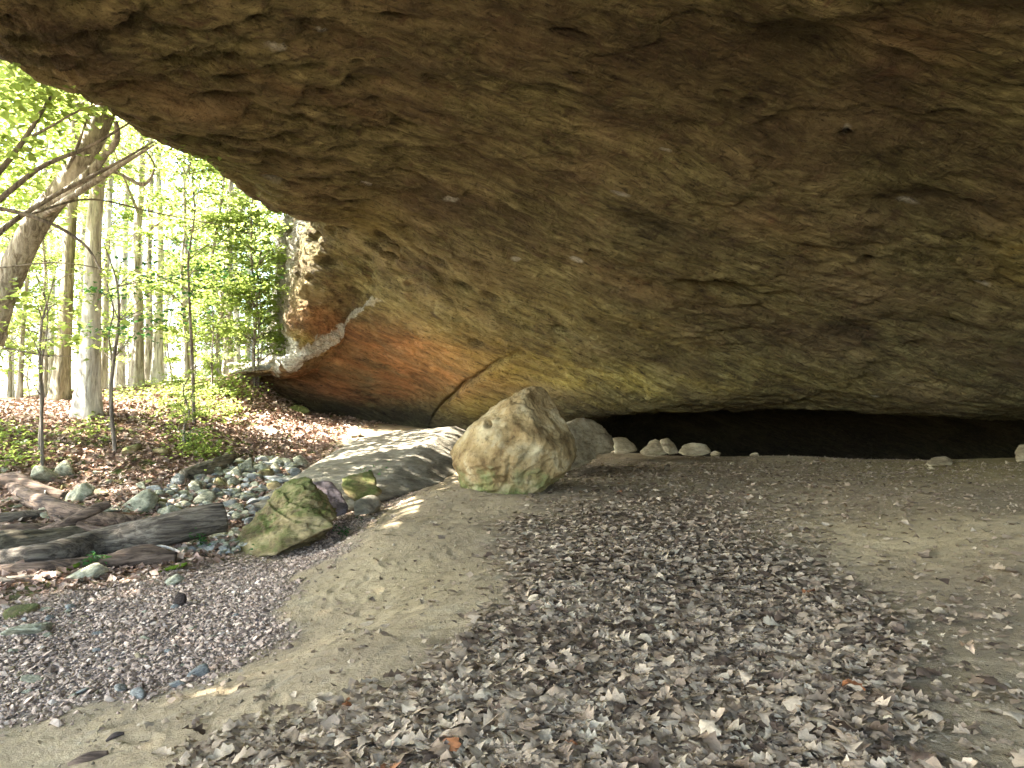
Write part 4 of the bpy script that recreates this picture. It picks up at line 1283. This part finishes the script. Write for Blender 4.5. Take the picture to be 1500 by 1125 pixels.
# deeper woods: random trunks
rngf = np.random.default_rng(77)
for k in range(34):
    Y = rngf.uniform(36, 75); px = rngf.uniform(-60, 440)
    tree("forest_tree", at_ground(px, Y), rngf.uniform(13, 18), rngf.uniform(.09, .22), ['bark', 'palebark', 'bark'][k % 3], "slender trunk in the bright distance of the woods",
         tall_crowns[k % 3] if k % 2 else None, rot=rngf.uniform(0, 6), lean=(rngf.normal(0, .03), 0), seed=300 + k, group="distant trunks of the woods")
shade_crowns = []
for v in range(2):
    P, rng = crown_clumps(260 + v, 8.0, 19, 4.8, 100, 90, 1.2)
    shade_crowns.append(crown_mesh("crown", P, rng, .24, .8, .6, M['leaf']))
# young maples with leaves at eye level
for k in range(30):
    Y = rngf.uniform(25, 62); px = rngf.uniform(-120, 420)
    tree("young_maple", at_ground(px, Y), 8.5, rngf.uniform(.04, .08), 'bark', "young maple with layered light green sprays in the bright woods",
         maple_crowns[k % 4], rot=rngf.uniform(0, 6), seed=500 + k, group="young maples of the bright woods", wig=.3, crown_scale=rngf.uniform(.8, 1.25))
for k, (px, Y, lab) in enumerate([
    (162, 19.2, "slim sapling with a forked stem right of the sun-dappled tree"),
    (60, 17.6, "slim leaning sapling standing left of the sun-dappled tree"),
    (270, 19.0, "small pale sapling on the slope with light green leaves"),
    (378, 26.8, "bushy green shrub growing against the cave corner"),
    (372, 26.5, "low leafy shrub at the foot of the cave corner"),
    (310, 24.5, "light green sapling in front of the straight grey trunk")]):
    cs = [.9, 1.0, .42, 1.15, .8, .7][k]
    tree("sapling" if 'shrub' not in lab else "shrub", at_ground(px, Y), 4.2 * cs, .035, 'twig', lab, low_crowns[k % 2] if k > 1 else None, rot=k, seed=700 + k, cat="sapling" if 'shrub' not in lab else "shrub", crown_scale=cs, wig=.12, limbs=2 if k < 2 else 0)
# trees outside the picture at the left that shade the mouth
for k, (x, y) in enumerate([(-15, 6), (-14.5, 12), (-24, 17), (-20, 9), (-17, 1), (-22, 3), (-24, 13), (-13, -4), (-19, -7), (-30, 24), (-30, 30), (-8, -12), (0, -15), (-27, -2), (8, -18), (-30, 8), (-30, 16), (-14, -14), (-16.5, 3.5)]):
    tree("forest_tree", (x, y, float(ground_z(x, y)[0])), 17, .22, 'bark', "tall woodland tree standing outside the cave mouth", shade_crowns[k % 2] if (-10 < y < 13.5 and x > -25) else tall_crowns[k % 3], rot=k * 2.1, seed=800 + k, group="trees outside the cave mouth", limbs=2)

# the leaning tree at the left edge
def lean_tree():
    K = 1.62
    root = bpy.data.objects.new("leaning_tree", None); C.objects.link(root)
    b = at(-70, 640, 18.4)
    g = float(ground_z(b[0], b[1])[0])
    root.location = (b[0] - .4, b[1], g)
    base = np.array(root.location)
    def L4(px, py, Y, r): 
        p = at(px, py, Y * K) - base
        return [*p, r * K]
    tag(root, "leaning grey-barked tree at the left edge with bare arching branches", "tree")
    v, f = tube([[0, 0, -.2, .36], L4(-40, 560, 11.3, .21), L4(5, 430, 11, .185), L4(55, 325, 10.8, .165), L4(105, 258, 10.8, .15), L4(150, 170, 10.8, .15), L4(172, 80, 10.9, .12), L4(190, -20, 11, .09)], 90, 26, .12, 3, .12, 3.5)
    link("trunk", mesh_from("trunk", v, f, True), M['bark'], root)
    BR = [
        [(60, 318, 10.8, .05), (110, 285, 10.2, .045), (180, 240, 9.9, .03), (226, 212, 9.8, .012)],
        [(70, 300, 10.8, .06), (120, 268, 10.5, .09), (150, 232, 10.4, .05), (172, 200, 10.3, .04), (170, 178, 10.2, .03)],
        [(-60, 350, 9.5, .04), (20, 275, 9.5, .035), (60, 245, 9.5, .03), (130, 215, 9.6, .022), (190, 180, 9.8, .012)],
        [(-60, 310, 9.2, .04), (0, 250, 9.3, .035), (35, 205, 9.4, .03), (60, 165, 9.5, .025), (85, 125, 9.6, .015)],
        [(-60, 420, 9.8, .04), (0, 340, 9.8, .035), (70, 292, 9.9, .03), (160, 245, 10, .022), (224, 208, 10, .01)],
        [(130, 245, 10.7, .035), (170, 252, 10.6, .03), (215, 268, 10.5, .022), (226, 246, 10.5, .015), (210, 215, 10.5, .01)],
        [(-60, 300, 9.6, .03), (40, 315, 9.6, .025), (90, 335, 9.8, .022), (125, 360, 10, .018), (150, 400, 10, .008)],
        [(40, 315, 9.7, .018), (130, 292, 10.4, .014), (230, 312, 11, .01), (330, 331, 11.5, .006)],
        [(0, 392, 10.4, .012), (90, 385, 10.6, .01), (180, 400, 11, .006)],
        [(-30, 505, 10.6, .02), (20, 512, 10.7, .016), (62, 520, 10.8, .01), (110, 522, 11, .005)],
        [(35, 205, 9.4, .02), (75, 185, 9.3, .016), (110, 165, 9.3, .012), (150, 150, 9.3, .006)],
        [(95, 260, 10.7, .03), (115, 210, 10.6, .02), (135, 150, 10.6, .012)],
    ]
    for q, b4 in enumerate(BR):
        v, f = tube([L4(*p) for p in b4], 40, 10, .1, q)
        link("branch", mesh_from("branch", v, f, True), M['twig' if q not in (0, 1, 5) else 'bark'], root)
    # leaves
    rng = np.random.default_rng(5)
    P = []
    for k in range(110):
        px = rng.uniform(-60, 190); py = rng.uniform(70, 330)
        if rng.random() < max(0, (px - 40) / 150): continue
        c = at(px, py, rng.uniform(18.2, 21)) - base
        n = rng.integers(20, 44)
        P.append(c + rng.normal(size=(n, 3)) * np.array([.6, .6, .12]))
    for k in range(46):
        px = rng.uniform(-60, 95); c = at(px, rng.uniform(70, 235 - px * .3), rng.uniform(14.5, 17)) - base
        P.append(c + rng.normal(size=(26, 3)) * np.array([.5, .5, .1]))
    for k in range(14):
        c = at(rng.uniform(-60, 150), rng.uniform(420, 520), rng.uniform(16, 20)) - base
        P.append(c + rng.normal(size=(20, 3)) * np.array([.55, .55, .1]))
    P = np.concatenate(P)
    me = crown_mesh("crown", P, rng, .21, .85, .45, M['leaf'])
    link("crown", me, None, root)
lean_tree()

# maple sprays hanging in front of the woods, in the middle of the opening
def spray_maple(name, px0, Y0, H, leaves, stem, lab):
    root = bpy.data.objects.new(name, None); C.objects.link(root)
    root.location = at_ground(px0, Y0)
    base = np.array(root.location)
    tag(root, lab, "tree")
    v, f = tube([[*(at(a, b, c) - base), r] if a is not None else [0, 0, -.1, r] for a, b, c, r in stem], 50, 10, .08, 2)
    link("trunk", mesh_from("trunk", v, f, True), M['twig'], root)
    rng = np.random.default_rng(int(px0))
    P = []; tws = []
    for (px, py, Y, n, sx) in leaves:
        c = at(px, py, Y) - base
        P.append(c + rng.normal(size=(n, 3)) * np.array([sx, sx, .06]) )
        s = at(*min([(a, b, cc) for a, b, cc, r in stem if a is not None], key=lambda t: abs(t[1] - py - 40))) - base
        tws.append(tube([[*s, .014], [*((s + c) / 2 + [0, 0, .1]), .009], [*c, .004]], 10, 5, 0))
    me = crown_mesh("crown", np.concatenate(P), rng, .12, .9, .4, M['leafdark' if 'darker' in lab else 'leaf'])
    link("crown", me, None, root)
    tv, tf = merge(tws)
    link("branches", mesh_from("branches", tv, tf, True), M['twig'], root)
spray_maple("young_maple", 170, 18, 6, [(180, 430, 17, 40, .4), (250, 410, 17, 50, .5), (225, 470, 17, 45, .5), (290, 430, 17.5, 45, .5), (200, 490, 17, 30, .4), (160, 480, 17, 30, .35), (300, 395, 18, 40, .45), (250, 360, 18, 30, .5), (330, 400, 18, 30, .4), (180, 380, 17, 26, .35), (270, 455, 17, 30, .4), (150, 430, 17, 20, .3)],
            [(None, 0, 0, .05), (163, 560, 17.9, .045), (167, 525, 17.8, .04), (174, 470, 17.6, .03), (172, 420, 17.5, .022), (150, 350, 17.4, .012)], "young maple with darker green leaf sprays in front of the pale trunks")
spray_maple("young_maple", 64, 16.8, 6, [(40, 420, 16, 30, .45), (90, 440, 16, 36, .45), (30, 470, 16, 30, .5), (120, 400, 16, 24, .4), (80, 500, 16, 24, .4), (20, 540, 16, 24, .4)],
            [(None, 0, 0, .04), (60, 580, 16.8, .032), (58, 520, 16.7, .028), (62, 470, 16.7, .022), (76, 420, 16.5, .012), (88, 370, 16.5, .006)], "young maple with thin dark leaning stem left of the dappled tree")
spray_maple("young_maple", 285, 21, 6, [(290, 330, 19, 60, .6), (250, 300, 18, 50, .6), (330, 350, 21, 60, .7), (230, 250, 17, 44, .5), (280, 260, 18, 44, .5), (350, 300, 22, 50, .6), (310, 290, 19, 44, .5), (390, 330, 24, 50, .7), (250, 225, 17, 36, .4), (300, 240, 18, 36, .4)],
            [(None, 0, 0, .05), (282, 540, 21, .045), (278, 450, 20.6, .035), (276, 380, 20, .028), (285, 310, 19.4, .018), (280, 240, 18.6, .008)], "airy young maple with yellow-green sprays reaching up to the overhang edge")

# far wood: one mass of foliage closing the distance
def far_wood():
    rng = np.random.default_rng(9)
    P = []
    for k in range(420):
        a = rng.uniform(radians(-62), radians(-8)); r = rng.uniform(62, 120)
        x, y = r * sin(a), r * cos(a)
        c = np.array([x, y, rng.uniform(1.5, 30) ])
        P.append(c + rng.normal(size=(36, 3)) * np.array([2.0, 2.0, .8]))
    P = np.concatenate(P)
    me = crown_mesh("distant_woods", P, rng, .6, .8, .6, M['leaf'])
    o = link("distant_woods", me)
    tag(o, "mass of bright green foliage far off in the woods", "woods", kind='stuff')
far_wood()

# ------------------------------------------------------------ ground cover, litter, gravel
def ground_cover():
    rng = np.random.default_rng(21)
    P = []
    spots = [(330, 590, 40), (250, 570, 50), (300, 615, 40), (230, 610, 50), (320, 570, 30), (280, 575, 60), (340, 560, 20), (270, 560, 60), (300, 580, 50), (250, 600, 60), (320, 560, 50), (200, 580, 60), (20, 680, 40), (40, 650, 50), (310, 600, 50), (285, 650, 26), (0, 640, 50), (130, 640, 40), (340, 575, 30), (230, 570, 50), (275, 590, 60), (290, 665, 18), (290, 670, 20)]
    for px, py, w in spots:
        for q in range(7):
            g = ground_at(px + rng.normal(0, w * .5), min(py + rng.normal(0, 8), 690))
            n = 26
            P.append(g + np.array([0, 0, .16]) + rng.normal(size=(n, 3)) * np.array([.32, .32, .09]))
    P = np.concatenate(P)
    me = crown_mesh("ground_cover", P, rng, .12, .7, .4, M['leaf'])
    tag(link("ground_cover", me), "low green plants covering the forest slope below the trees", "ground cover", kind='stuff')
ground_cover()

def small_plant(px, py, hpx, n, lab, seed=0, lift=0.0):
    rng = np.random.default_rng(seed)
    g = ground_at(px, py); g[2] += lift
    h = hpx / F * g[1]
    root = bpy.data.objects.new("small_plant", None); C.objects.link(root)
    root.location = g
    tag(root, lab, "plant")
    st = []; P = []
    for q in range(max(2, n // 8)):
        az = rng.uniform(0, 6.28); s = rng.uniform(.2, .6) * h
        tip = np.array([cos(az) * s, sin(az) * s, h * rng.uniform(.5, 1)])
        st.append(tube([[0, 0, 0, .004], [*(tip * [.4, .4, .6]), .003], [*tip, .0015]], 8, 5, 0))
        P.append(tip * rng.uniform(.45, 1.05, (8, 1)) + rng.normal(size=(8, 3)) * .12 * h)
    v, f = merge(st)
    link("stem", mesh_from("stem", v, f, True), M['leafdark'], root)
    link("leaves", crown_mesh("leaves", np.concatenate(P), rng, min(.09, .4 * h), .6, .4, M['leafdark']), None, root)
for k, (a, b, h, n, lab, lf) in enumerate([
    (543, 722, 34, 60, "blue-green leafy plant growing at the front of the long slab", .1), (520, 745, 22, 36, "low leafy plant right of the purple rock", 0), (500, 790, 18, 28, "small seedlings at the foot of the mossy rock on the gravel side", 0),
    (385, 812, 20, 18, "small seedling in front of the mossy rock", 0), (295, 805, 28, 40, "grassy green tuft under the end of the big log", 0), (135, 835, 26, 40, "leafy green tuft on the moss in front of the logs", 0),
    (185, 828, 22, 30, "small leafy plant before the broken log end, left one", 0), (212, 828, 20, 26, "small leafy plant before the broken log end, right one", 0), (285, 660, 34, 70, "bright green bushy plant on the slope above the short mossy log", 0),
    (530, 765, 14, 20, "tiny plant beside the pale flat-topped rock", 0), (100, 700, 20, 30, "low fern-like plant by the stones on the left bank", 0)]):
    small_plant(a, b, h, n, lab, 60 + k, lf)

# bright moss pads before the logs
for k, (a, b, w, lab) in enumerate([(75, 842, 70, "bright green moss pad in front of the logs"), (15, 850, 50, "bright green moss pad at the left edge in front of the logs"), (245, 838, 60, "thin moss pad on the gravel edge below the broken log end")]):
    o = stone(a, b, w, 'mossrock', 3, .22, lab=lab, name="moss_pad", cat="moss", sink=.35)
    m2 = o.data.copy(); m2.materials.clear()
    if 'moss' not in M:
        kk = NT("bright_moss"); n_ = kk.noise(kk.coord('Object'), 12, 6, .7)
        kk.princ(kk.ramp(n_, [(.3, (.05, .08, .01)), (.6, (.14, .21, .02)), (.8, (.22, .30, .04))]), .95, kk.bump(n_, .8, .05), .1)
        M['moss'] = kk.m
    m2.materials.append(M['moss']); o.data = m2

# lobed dry leaves
def lobed(n_st, lobes=True):
    t = np.linspace(0, 1, n_st)
    if lobes: w = np.array([.02, .15, .12, .31, .17, .37, .21, .23, .02])[:n_st] if n_st == 9 else np.sin(pi * t) * .4 + .02
    else: w = np.sin(pi * t) ** .8 * .36 + .01
    return t, w
def leaf_field(name, P, zr, L, rng, tone, mat, n_st, lobes, tiltv=.35, lift=.012):
    """dry leaves: midrib and two edges, bent along and across"""
    n = len(P)
    t, w = lobed(n_st, lobes)
    az = rng.uniform(0, 2 * pi, n)
    nv = np.stack([rng.normal(0, tiltv, n), rng.normal(0, tiltv, n), np.ones(n)], 1); nv /= np.linalg.norm(nv, axis=1)[:, None]
    a = np.stack([np.cos(az), np.sin(az), 0 * az], 1); a -= nv * np.sum(a * nv, 1)[:, None]; a /= np.linalg.norm(a, axis=1)[:, None]
    b = np.cross(nv, a)
    bend = rng.normal(0, .3, n); fold = rng.normal(.14, .26, n); tw = rng.normal(0, .4, n)
    wj = rng.uniform(.75, 1.3, (n, n_st, 2))
    Vs = []
    for side in (-1, 0, 1):
        tt = np.broadcast_to(t, (n, n_st))
        x = (tt - .5) * L[:, None]
        if side:
            y = side * w[None] * wj[:, :, 0 if side < 0 else 1] * L[:, None]
            x = x + .03 * L[:, None] * (wj[:, :, 0] - 1)
        else: y = np.zeros((n, n_st))
        z = bend[:, None] * (tt - .5) ** 2 * L[:, None] * 1.6 + np.abs(y) * fold[:, None] * 1.1 + y * tw[:, None] * .7 * (tt - .3)
        z = z + L[:, None] * .03 * rng.normal(size=(n, n_st))
        Vs.append(P[:, None] + a[:, None] * x[..., None] + b[:, None] * y[..., None] + nv[:, None] * z[..., None])
    V = np.stack(Vs, 2)      # n, st, 3, 3
    low = V[..., 2].min(axis=(1, 2))
    dz = (P[:, 2] + zr) - low
    V[..., 2] += np.clip(dz, -.05, .2)[:, None, None]
    V = V.reshape(-1, 3)
    i0 = (np.arange(n) * n_st * 3)[:, None]
    loc = []
    for s in range(n_st - 1):
        for c in (0, 1):
            k = s * 3 + c
            loc.append([k, k + 3, k + 4, k + 1])
    loc = np.array(loc)
    Fq = (i0[:, :, None] + loc[None]).reshape(-1, 4)
    return mesh_from(name, V, Fq, True, {"tone": np.repeat(tone, n_st * 3)})

def litter():
    rng = np.random.default_rng(31)
    def sample(n, x0, x1, y0, y1):
        x = rng.uniform(x0, x1, n); y = rng.uniform(y0, y1, n)
        z = base_h(x, y)
        px, py = project(np.stack([x, y, z], 1))
        d = litter_density(x, y, px, py)
        vis = (px > -60) & (px < 1560) & (py < 1230)
        k = (rng.random(n) < d) & vis
        return x[k], y[k]
    def build(name, x, y, n_st, lobes, Lm, tl):
        z = ground_z(x, y)
        P = np.stack([x, y, z], 1)
        n = len(P)
        L = Lm * np.clip(rng.lognormal(-.12, .48, n), .25, 1.9)
        tone = np.clip(.20 + rng.beta(1.8, 1.5, n) * .74 + .07 * noise3(P * 1.5), 0, .93)
        tone[rng.random(n) < .10] = .08
        tone[rng.random(n) < .0015] = 1.0
        zr = rng.uniform(.0, .02, n)
        return leaf_field(name, P, zr, L, rng, tone, M['litter'], n_st, lobes, tl)
    x, y = sample(60000, -2.5, 5.5, 2.4, 6.5)
    me = build("leaf_litter", x, y, 9, True, .082, .12)
    tag(link("leaf_litter", me, M['litter']), "deep drift of curled grey-brown oak leaves on the cave floor", "dry leaves", kind='stuff')
    x2, y2 = sample(135000, -2.5, 9.5, 6.3, 20)
    me = build("leaf_litter", x2, y2, 4, False, .070, .14)
    tag(link("leaf_litter", me, M['litter']), "thinner spread of dry leaves farther back on the cave floor", "dry leaves", kind='stuff')
    # crumbs: fragments over all the cave floor
    n = 40000
    x = rng.uniform(-4, 11, n); y = rng.uniform(2.4, 22, n) ** 1.0
    z = ground_z(x, y); px, py = project(np.stack([x, y, z], 1))
    zn = zones(x, y, z)
    k = (px > -20) & (px < 1520) & (zn[:, 0] < .5) & (zn[:, 2] < .3) & (rng.random(n) < np.where(px > 1000, .7, .2))
    P = np.stack([x, y, z], 1)[k]
    L = .035 * np.clip(rng.lognormal(0, .45, len(P)), .3, 2.4)
    me = leaf_field("leaf_crumbs", P, np.full(len(P), .002), L, rng, np.clip(rng.beta(2, 2, len(P)), 0, .93), M['litter'], 3, False, .25)
    tag(link("leaf_crumbs", me, M['litter']), "crumbled bits of leaf strewn over the sandy cave floor", "leaf crumbs", kind='stuff')
    # red-brown woodland litter on the far slope
    n = 90000
    x = rng.uniform(-16, -1.5, n); y = rng.uniform(8.5, 27.5, n)
    z = ground_z(x, y); px, py = project(np.stack([x, y, z], 1)); zn = zones(x, y, z)
    k = (px > -20) & (px < 640) & (rng.random(n) < zn[:, 2] * .8)
    P = np.stack([x, y, z], 1)[k]
    L = .085 * np.clip(rng.lognormal(0, .4, len(P)), .3, 2)
    me = leaf_field("woodland_litter", P, rng.uniform(0, .03, len(P)), L, rng, np.clip(rng.beta(2, 2, len(P)), 0, 1), M['redlitter'], 3, False, .4)
    tag(link("woodland_litter", me, M['redlitter']), "reddish-brown fallen leaves covering the forest slope", "dry leaves", kind='stuff')
litter()

def gravel():
    rng = np.random.default_rng(41)
    n = 190000
    x = rng.uniform(-9, -1, n); y = rng.uniform(3.5, 18, n)
    z = ground_z(x, y); px, py = project(np.stack([x, y, z], 1)); zn = zones(x, y, z)
    k = (px > -40) & (px < 640) & (rng.random(n) < zn[:, 0] ** 1.2)
    x, y, z = x[k], y[k], z[k]; n = len(x)
    # octahedral pebbles with jittered corners
    base = np.array([[1, 0, 0], [-.9, .1, 0], [.1, .9, 0], [0, -1, 0], [.1, .1, .75], [0, 0, -.7], [.65, .65, .35], [-.6, -.55, .4]])
    T = np.array([[0, 6, 4], [6, 2, 4], [2, 1, 4], [1, 7, 4], [7, 3, 4], [3, 0, 4], [0, 2, 6], [2, 0, 5], [1, 2, 5], [3, 1, 5], [0, 3, 5], [1, 3, 7]])
    J = base[None] * rng.uniform(.7, 1.3, (n, 8, 3))
    s = .013 * np.clip(rng.lognormal(0, .5, n), .4, 3.6)
    az = rng.uniform(0, 6.28, n)
    c, sn = np.cos(az), np.sin(az)
    V = np.empty_like(J)
    V[..., 0] = J[..., 0] * c[:, None] - J[..., 1] * sn[:, None]; V[..., 1] = J[..., 0] * sn[:, None] + J[..., 1] * c[:, None]
    tl = rng.normal(0, .3, n)
    V[..., 2] = J[..., 2] * rng.uniform(.5, 1, n)[:, None] + V[..., 0] * tl[:, None]
    V *= s[:, None, None]
    V += np.stack([x, y, z + s * .25], 1)[:, None]
    Fq = (np.arange(n)[:, None, None] * 8 + T[None]).reshape(-1, 3)
    tone = np.clip(rng.beta(2, 2, n) + .12 * noise3(np.stack([x, y, z], 1) * .8), 0, 1)
    me = mesh_from("gravel", V.reshape(-1, 3), Fq, False, {"tone": np.repeat(tone, 8)})
    tag(link("gravel", me, M['pebble']), "pinkish-grey creek gravel at the lower left", "gravel", kind='stuff')
gravel()

def twigs():
    rng = np.random.default_rng(52); parts = []
    for q in range(170):
        x, y = rng.uniform(-2.5, 8), rng.uniform(2.6, 15)
        z = float(ground_z(x, y)[0]); a = rng.uniform(0, pi); L = rng.uniform(.06, .3); r = rng.uniform(.0015, .004)
        px_, py_ = project(np.array([x, y, z]))
        lift = .03 if poly_sd(np.array([px_]), np.array([py_]), LITTER_PX)[0] < 0 else .004
        d_ = np.array([cos(a), sin(a), 0]) * L
        p_ = np.array([x, y, z + lift])
        parts.append(tube([[*(p_ - d_ / 2), r], [*(p_ + rng.normal(0, .02, 3) * [1, 1, .2]), r], [*(p_ + d_ / 2 + [0, 0, .01]), r * .6]], 7, 5, 0))
    v, f = merge(parts)
    tag(link("twigs", mesh_from("twigs", v, f, True), M['woodbrown']), "small dry twigs strewn over the cave floor", "twigs", kind='stuff')
twigs()
def grit():
    rng = np.random.default_rng(53); n = 30000
    x = rng.uniform(-4, 11, n); y = rng.uniform(2.4, 23, n)
    z = ground_z(x, y); zn = zones(x, y, z); px_, py_ = project(np.stack([x, y, z], 1))
    edge = sstep(60, 0, np.abs(poly_sd(px_, py_, GRAVEL_PX))) * .8
    k = (zn[:, 2] < .4) & (rng.random(n) < np.maximum(.16, edge)) & (px_ > -30) & (px_ < 1530)
    x, y, z = x[k], y[k], z[k]; n = len(x)
    base = np.array([[1, 0, 0], [-.9, .1, 0], [.1, .9, 0], [0, -1, 0], [.1, .1, .7], [0, 0, -.6]])
    T = np.array([[0, 2, 4], [2, 1, 4], [1, 3, 4], [3, 0, 4], [2, 0, 5], [1, 2, 5], [3, 1, 5], [0, 3, 5]])
    V = base[None] * rng.uniform(.6, 1.4, (n, 6, 3)) * (.008 * np.clip(rng.lognormal(0, .6, n), .4, 5))[:, None, None]
    V += np.stack([x, y, z + .002], 1)[:, None]
    me = mesh_from("grit", V.reshape(-1, 3), (np.arange(n)[:, None, None] * 6 + T[None]).reshape(-1, 3), False, {"tone": np.repeat(np.clip(rng.beta(2, 2, n), 0, 1), 6)})
    tag(link("grit", me, M['grit']), "small chips of fallen sandstone on the sandy cave floor", "grit", kind='stuff')
M['grit'] = mat_tone("sandstone_grit", [(0.0, (0.07, 0.055, 0.035)), (0.5, (0.26, 0.20, 0.13)), (1.0, (0.45, 0.38, 0.27))], 0.85)
grit()

# single leaves that stand out
def single_leaf(px, py, L, tone, lab, seed):
    rng = np.random.default_rng(seed)
    g = ground_at(px, py)
    me = leaf_field("dry_leaf", np.zeros((1, 3)), np.zeros(1), np.array([L]), rng, np.array([tone]), M['litter'], 9, True, .25)
    o = link("dry_leaf", me, M['litter'], loc=g + np.array([0, 0, .05]))
    tag(o, lab, "leaf")
single_leaf(1252, 1030, .13, 1.0, "orange oak leaf lying on the grey litter at the lower right", 1)
single_leaf(1418, 968, .11, .97, "small leaf, half white and half rust, alone on the soil at right", 2)
single_leaf(1040, 1095, .14, .85, "large cream-coloured oak leaf at the bottom centre of the litter", 8)
single_leaf(900, 935, .15, .02, "dark brown curled leaf standing up in the middle of the litter", 4)
single_leaf(1460, 845, .16, .6, "single tan leaf on the sandy mound at the right", 5)
single_leaf(1130, 930, .14, .9, "pale folded oak leaf on the right side of the litter", 6)
single_leaf(640, 776, .14, .1, "small dark leaf sticking up from the bare sand", 7)
tot = sum(len(o.data.polygons) for o in bpy.data.objects if o.type == "MESH" and o.data.users == 1)
print("objects", tot, len(bpy.data.objects))
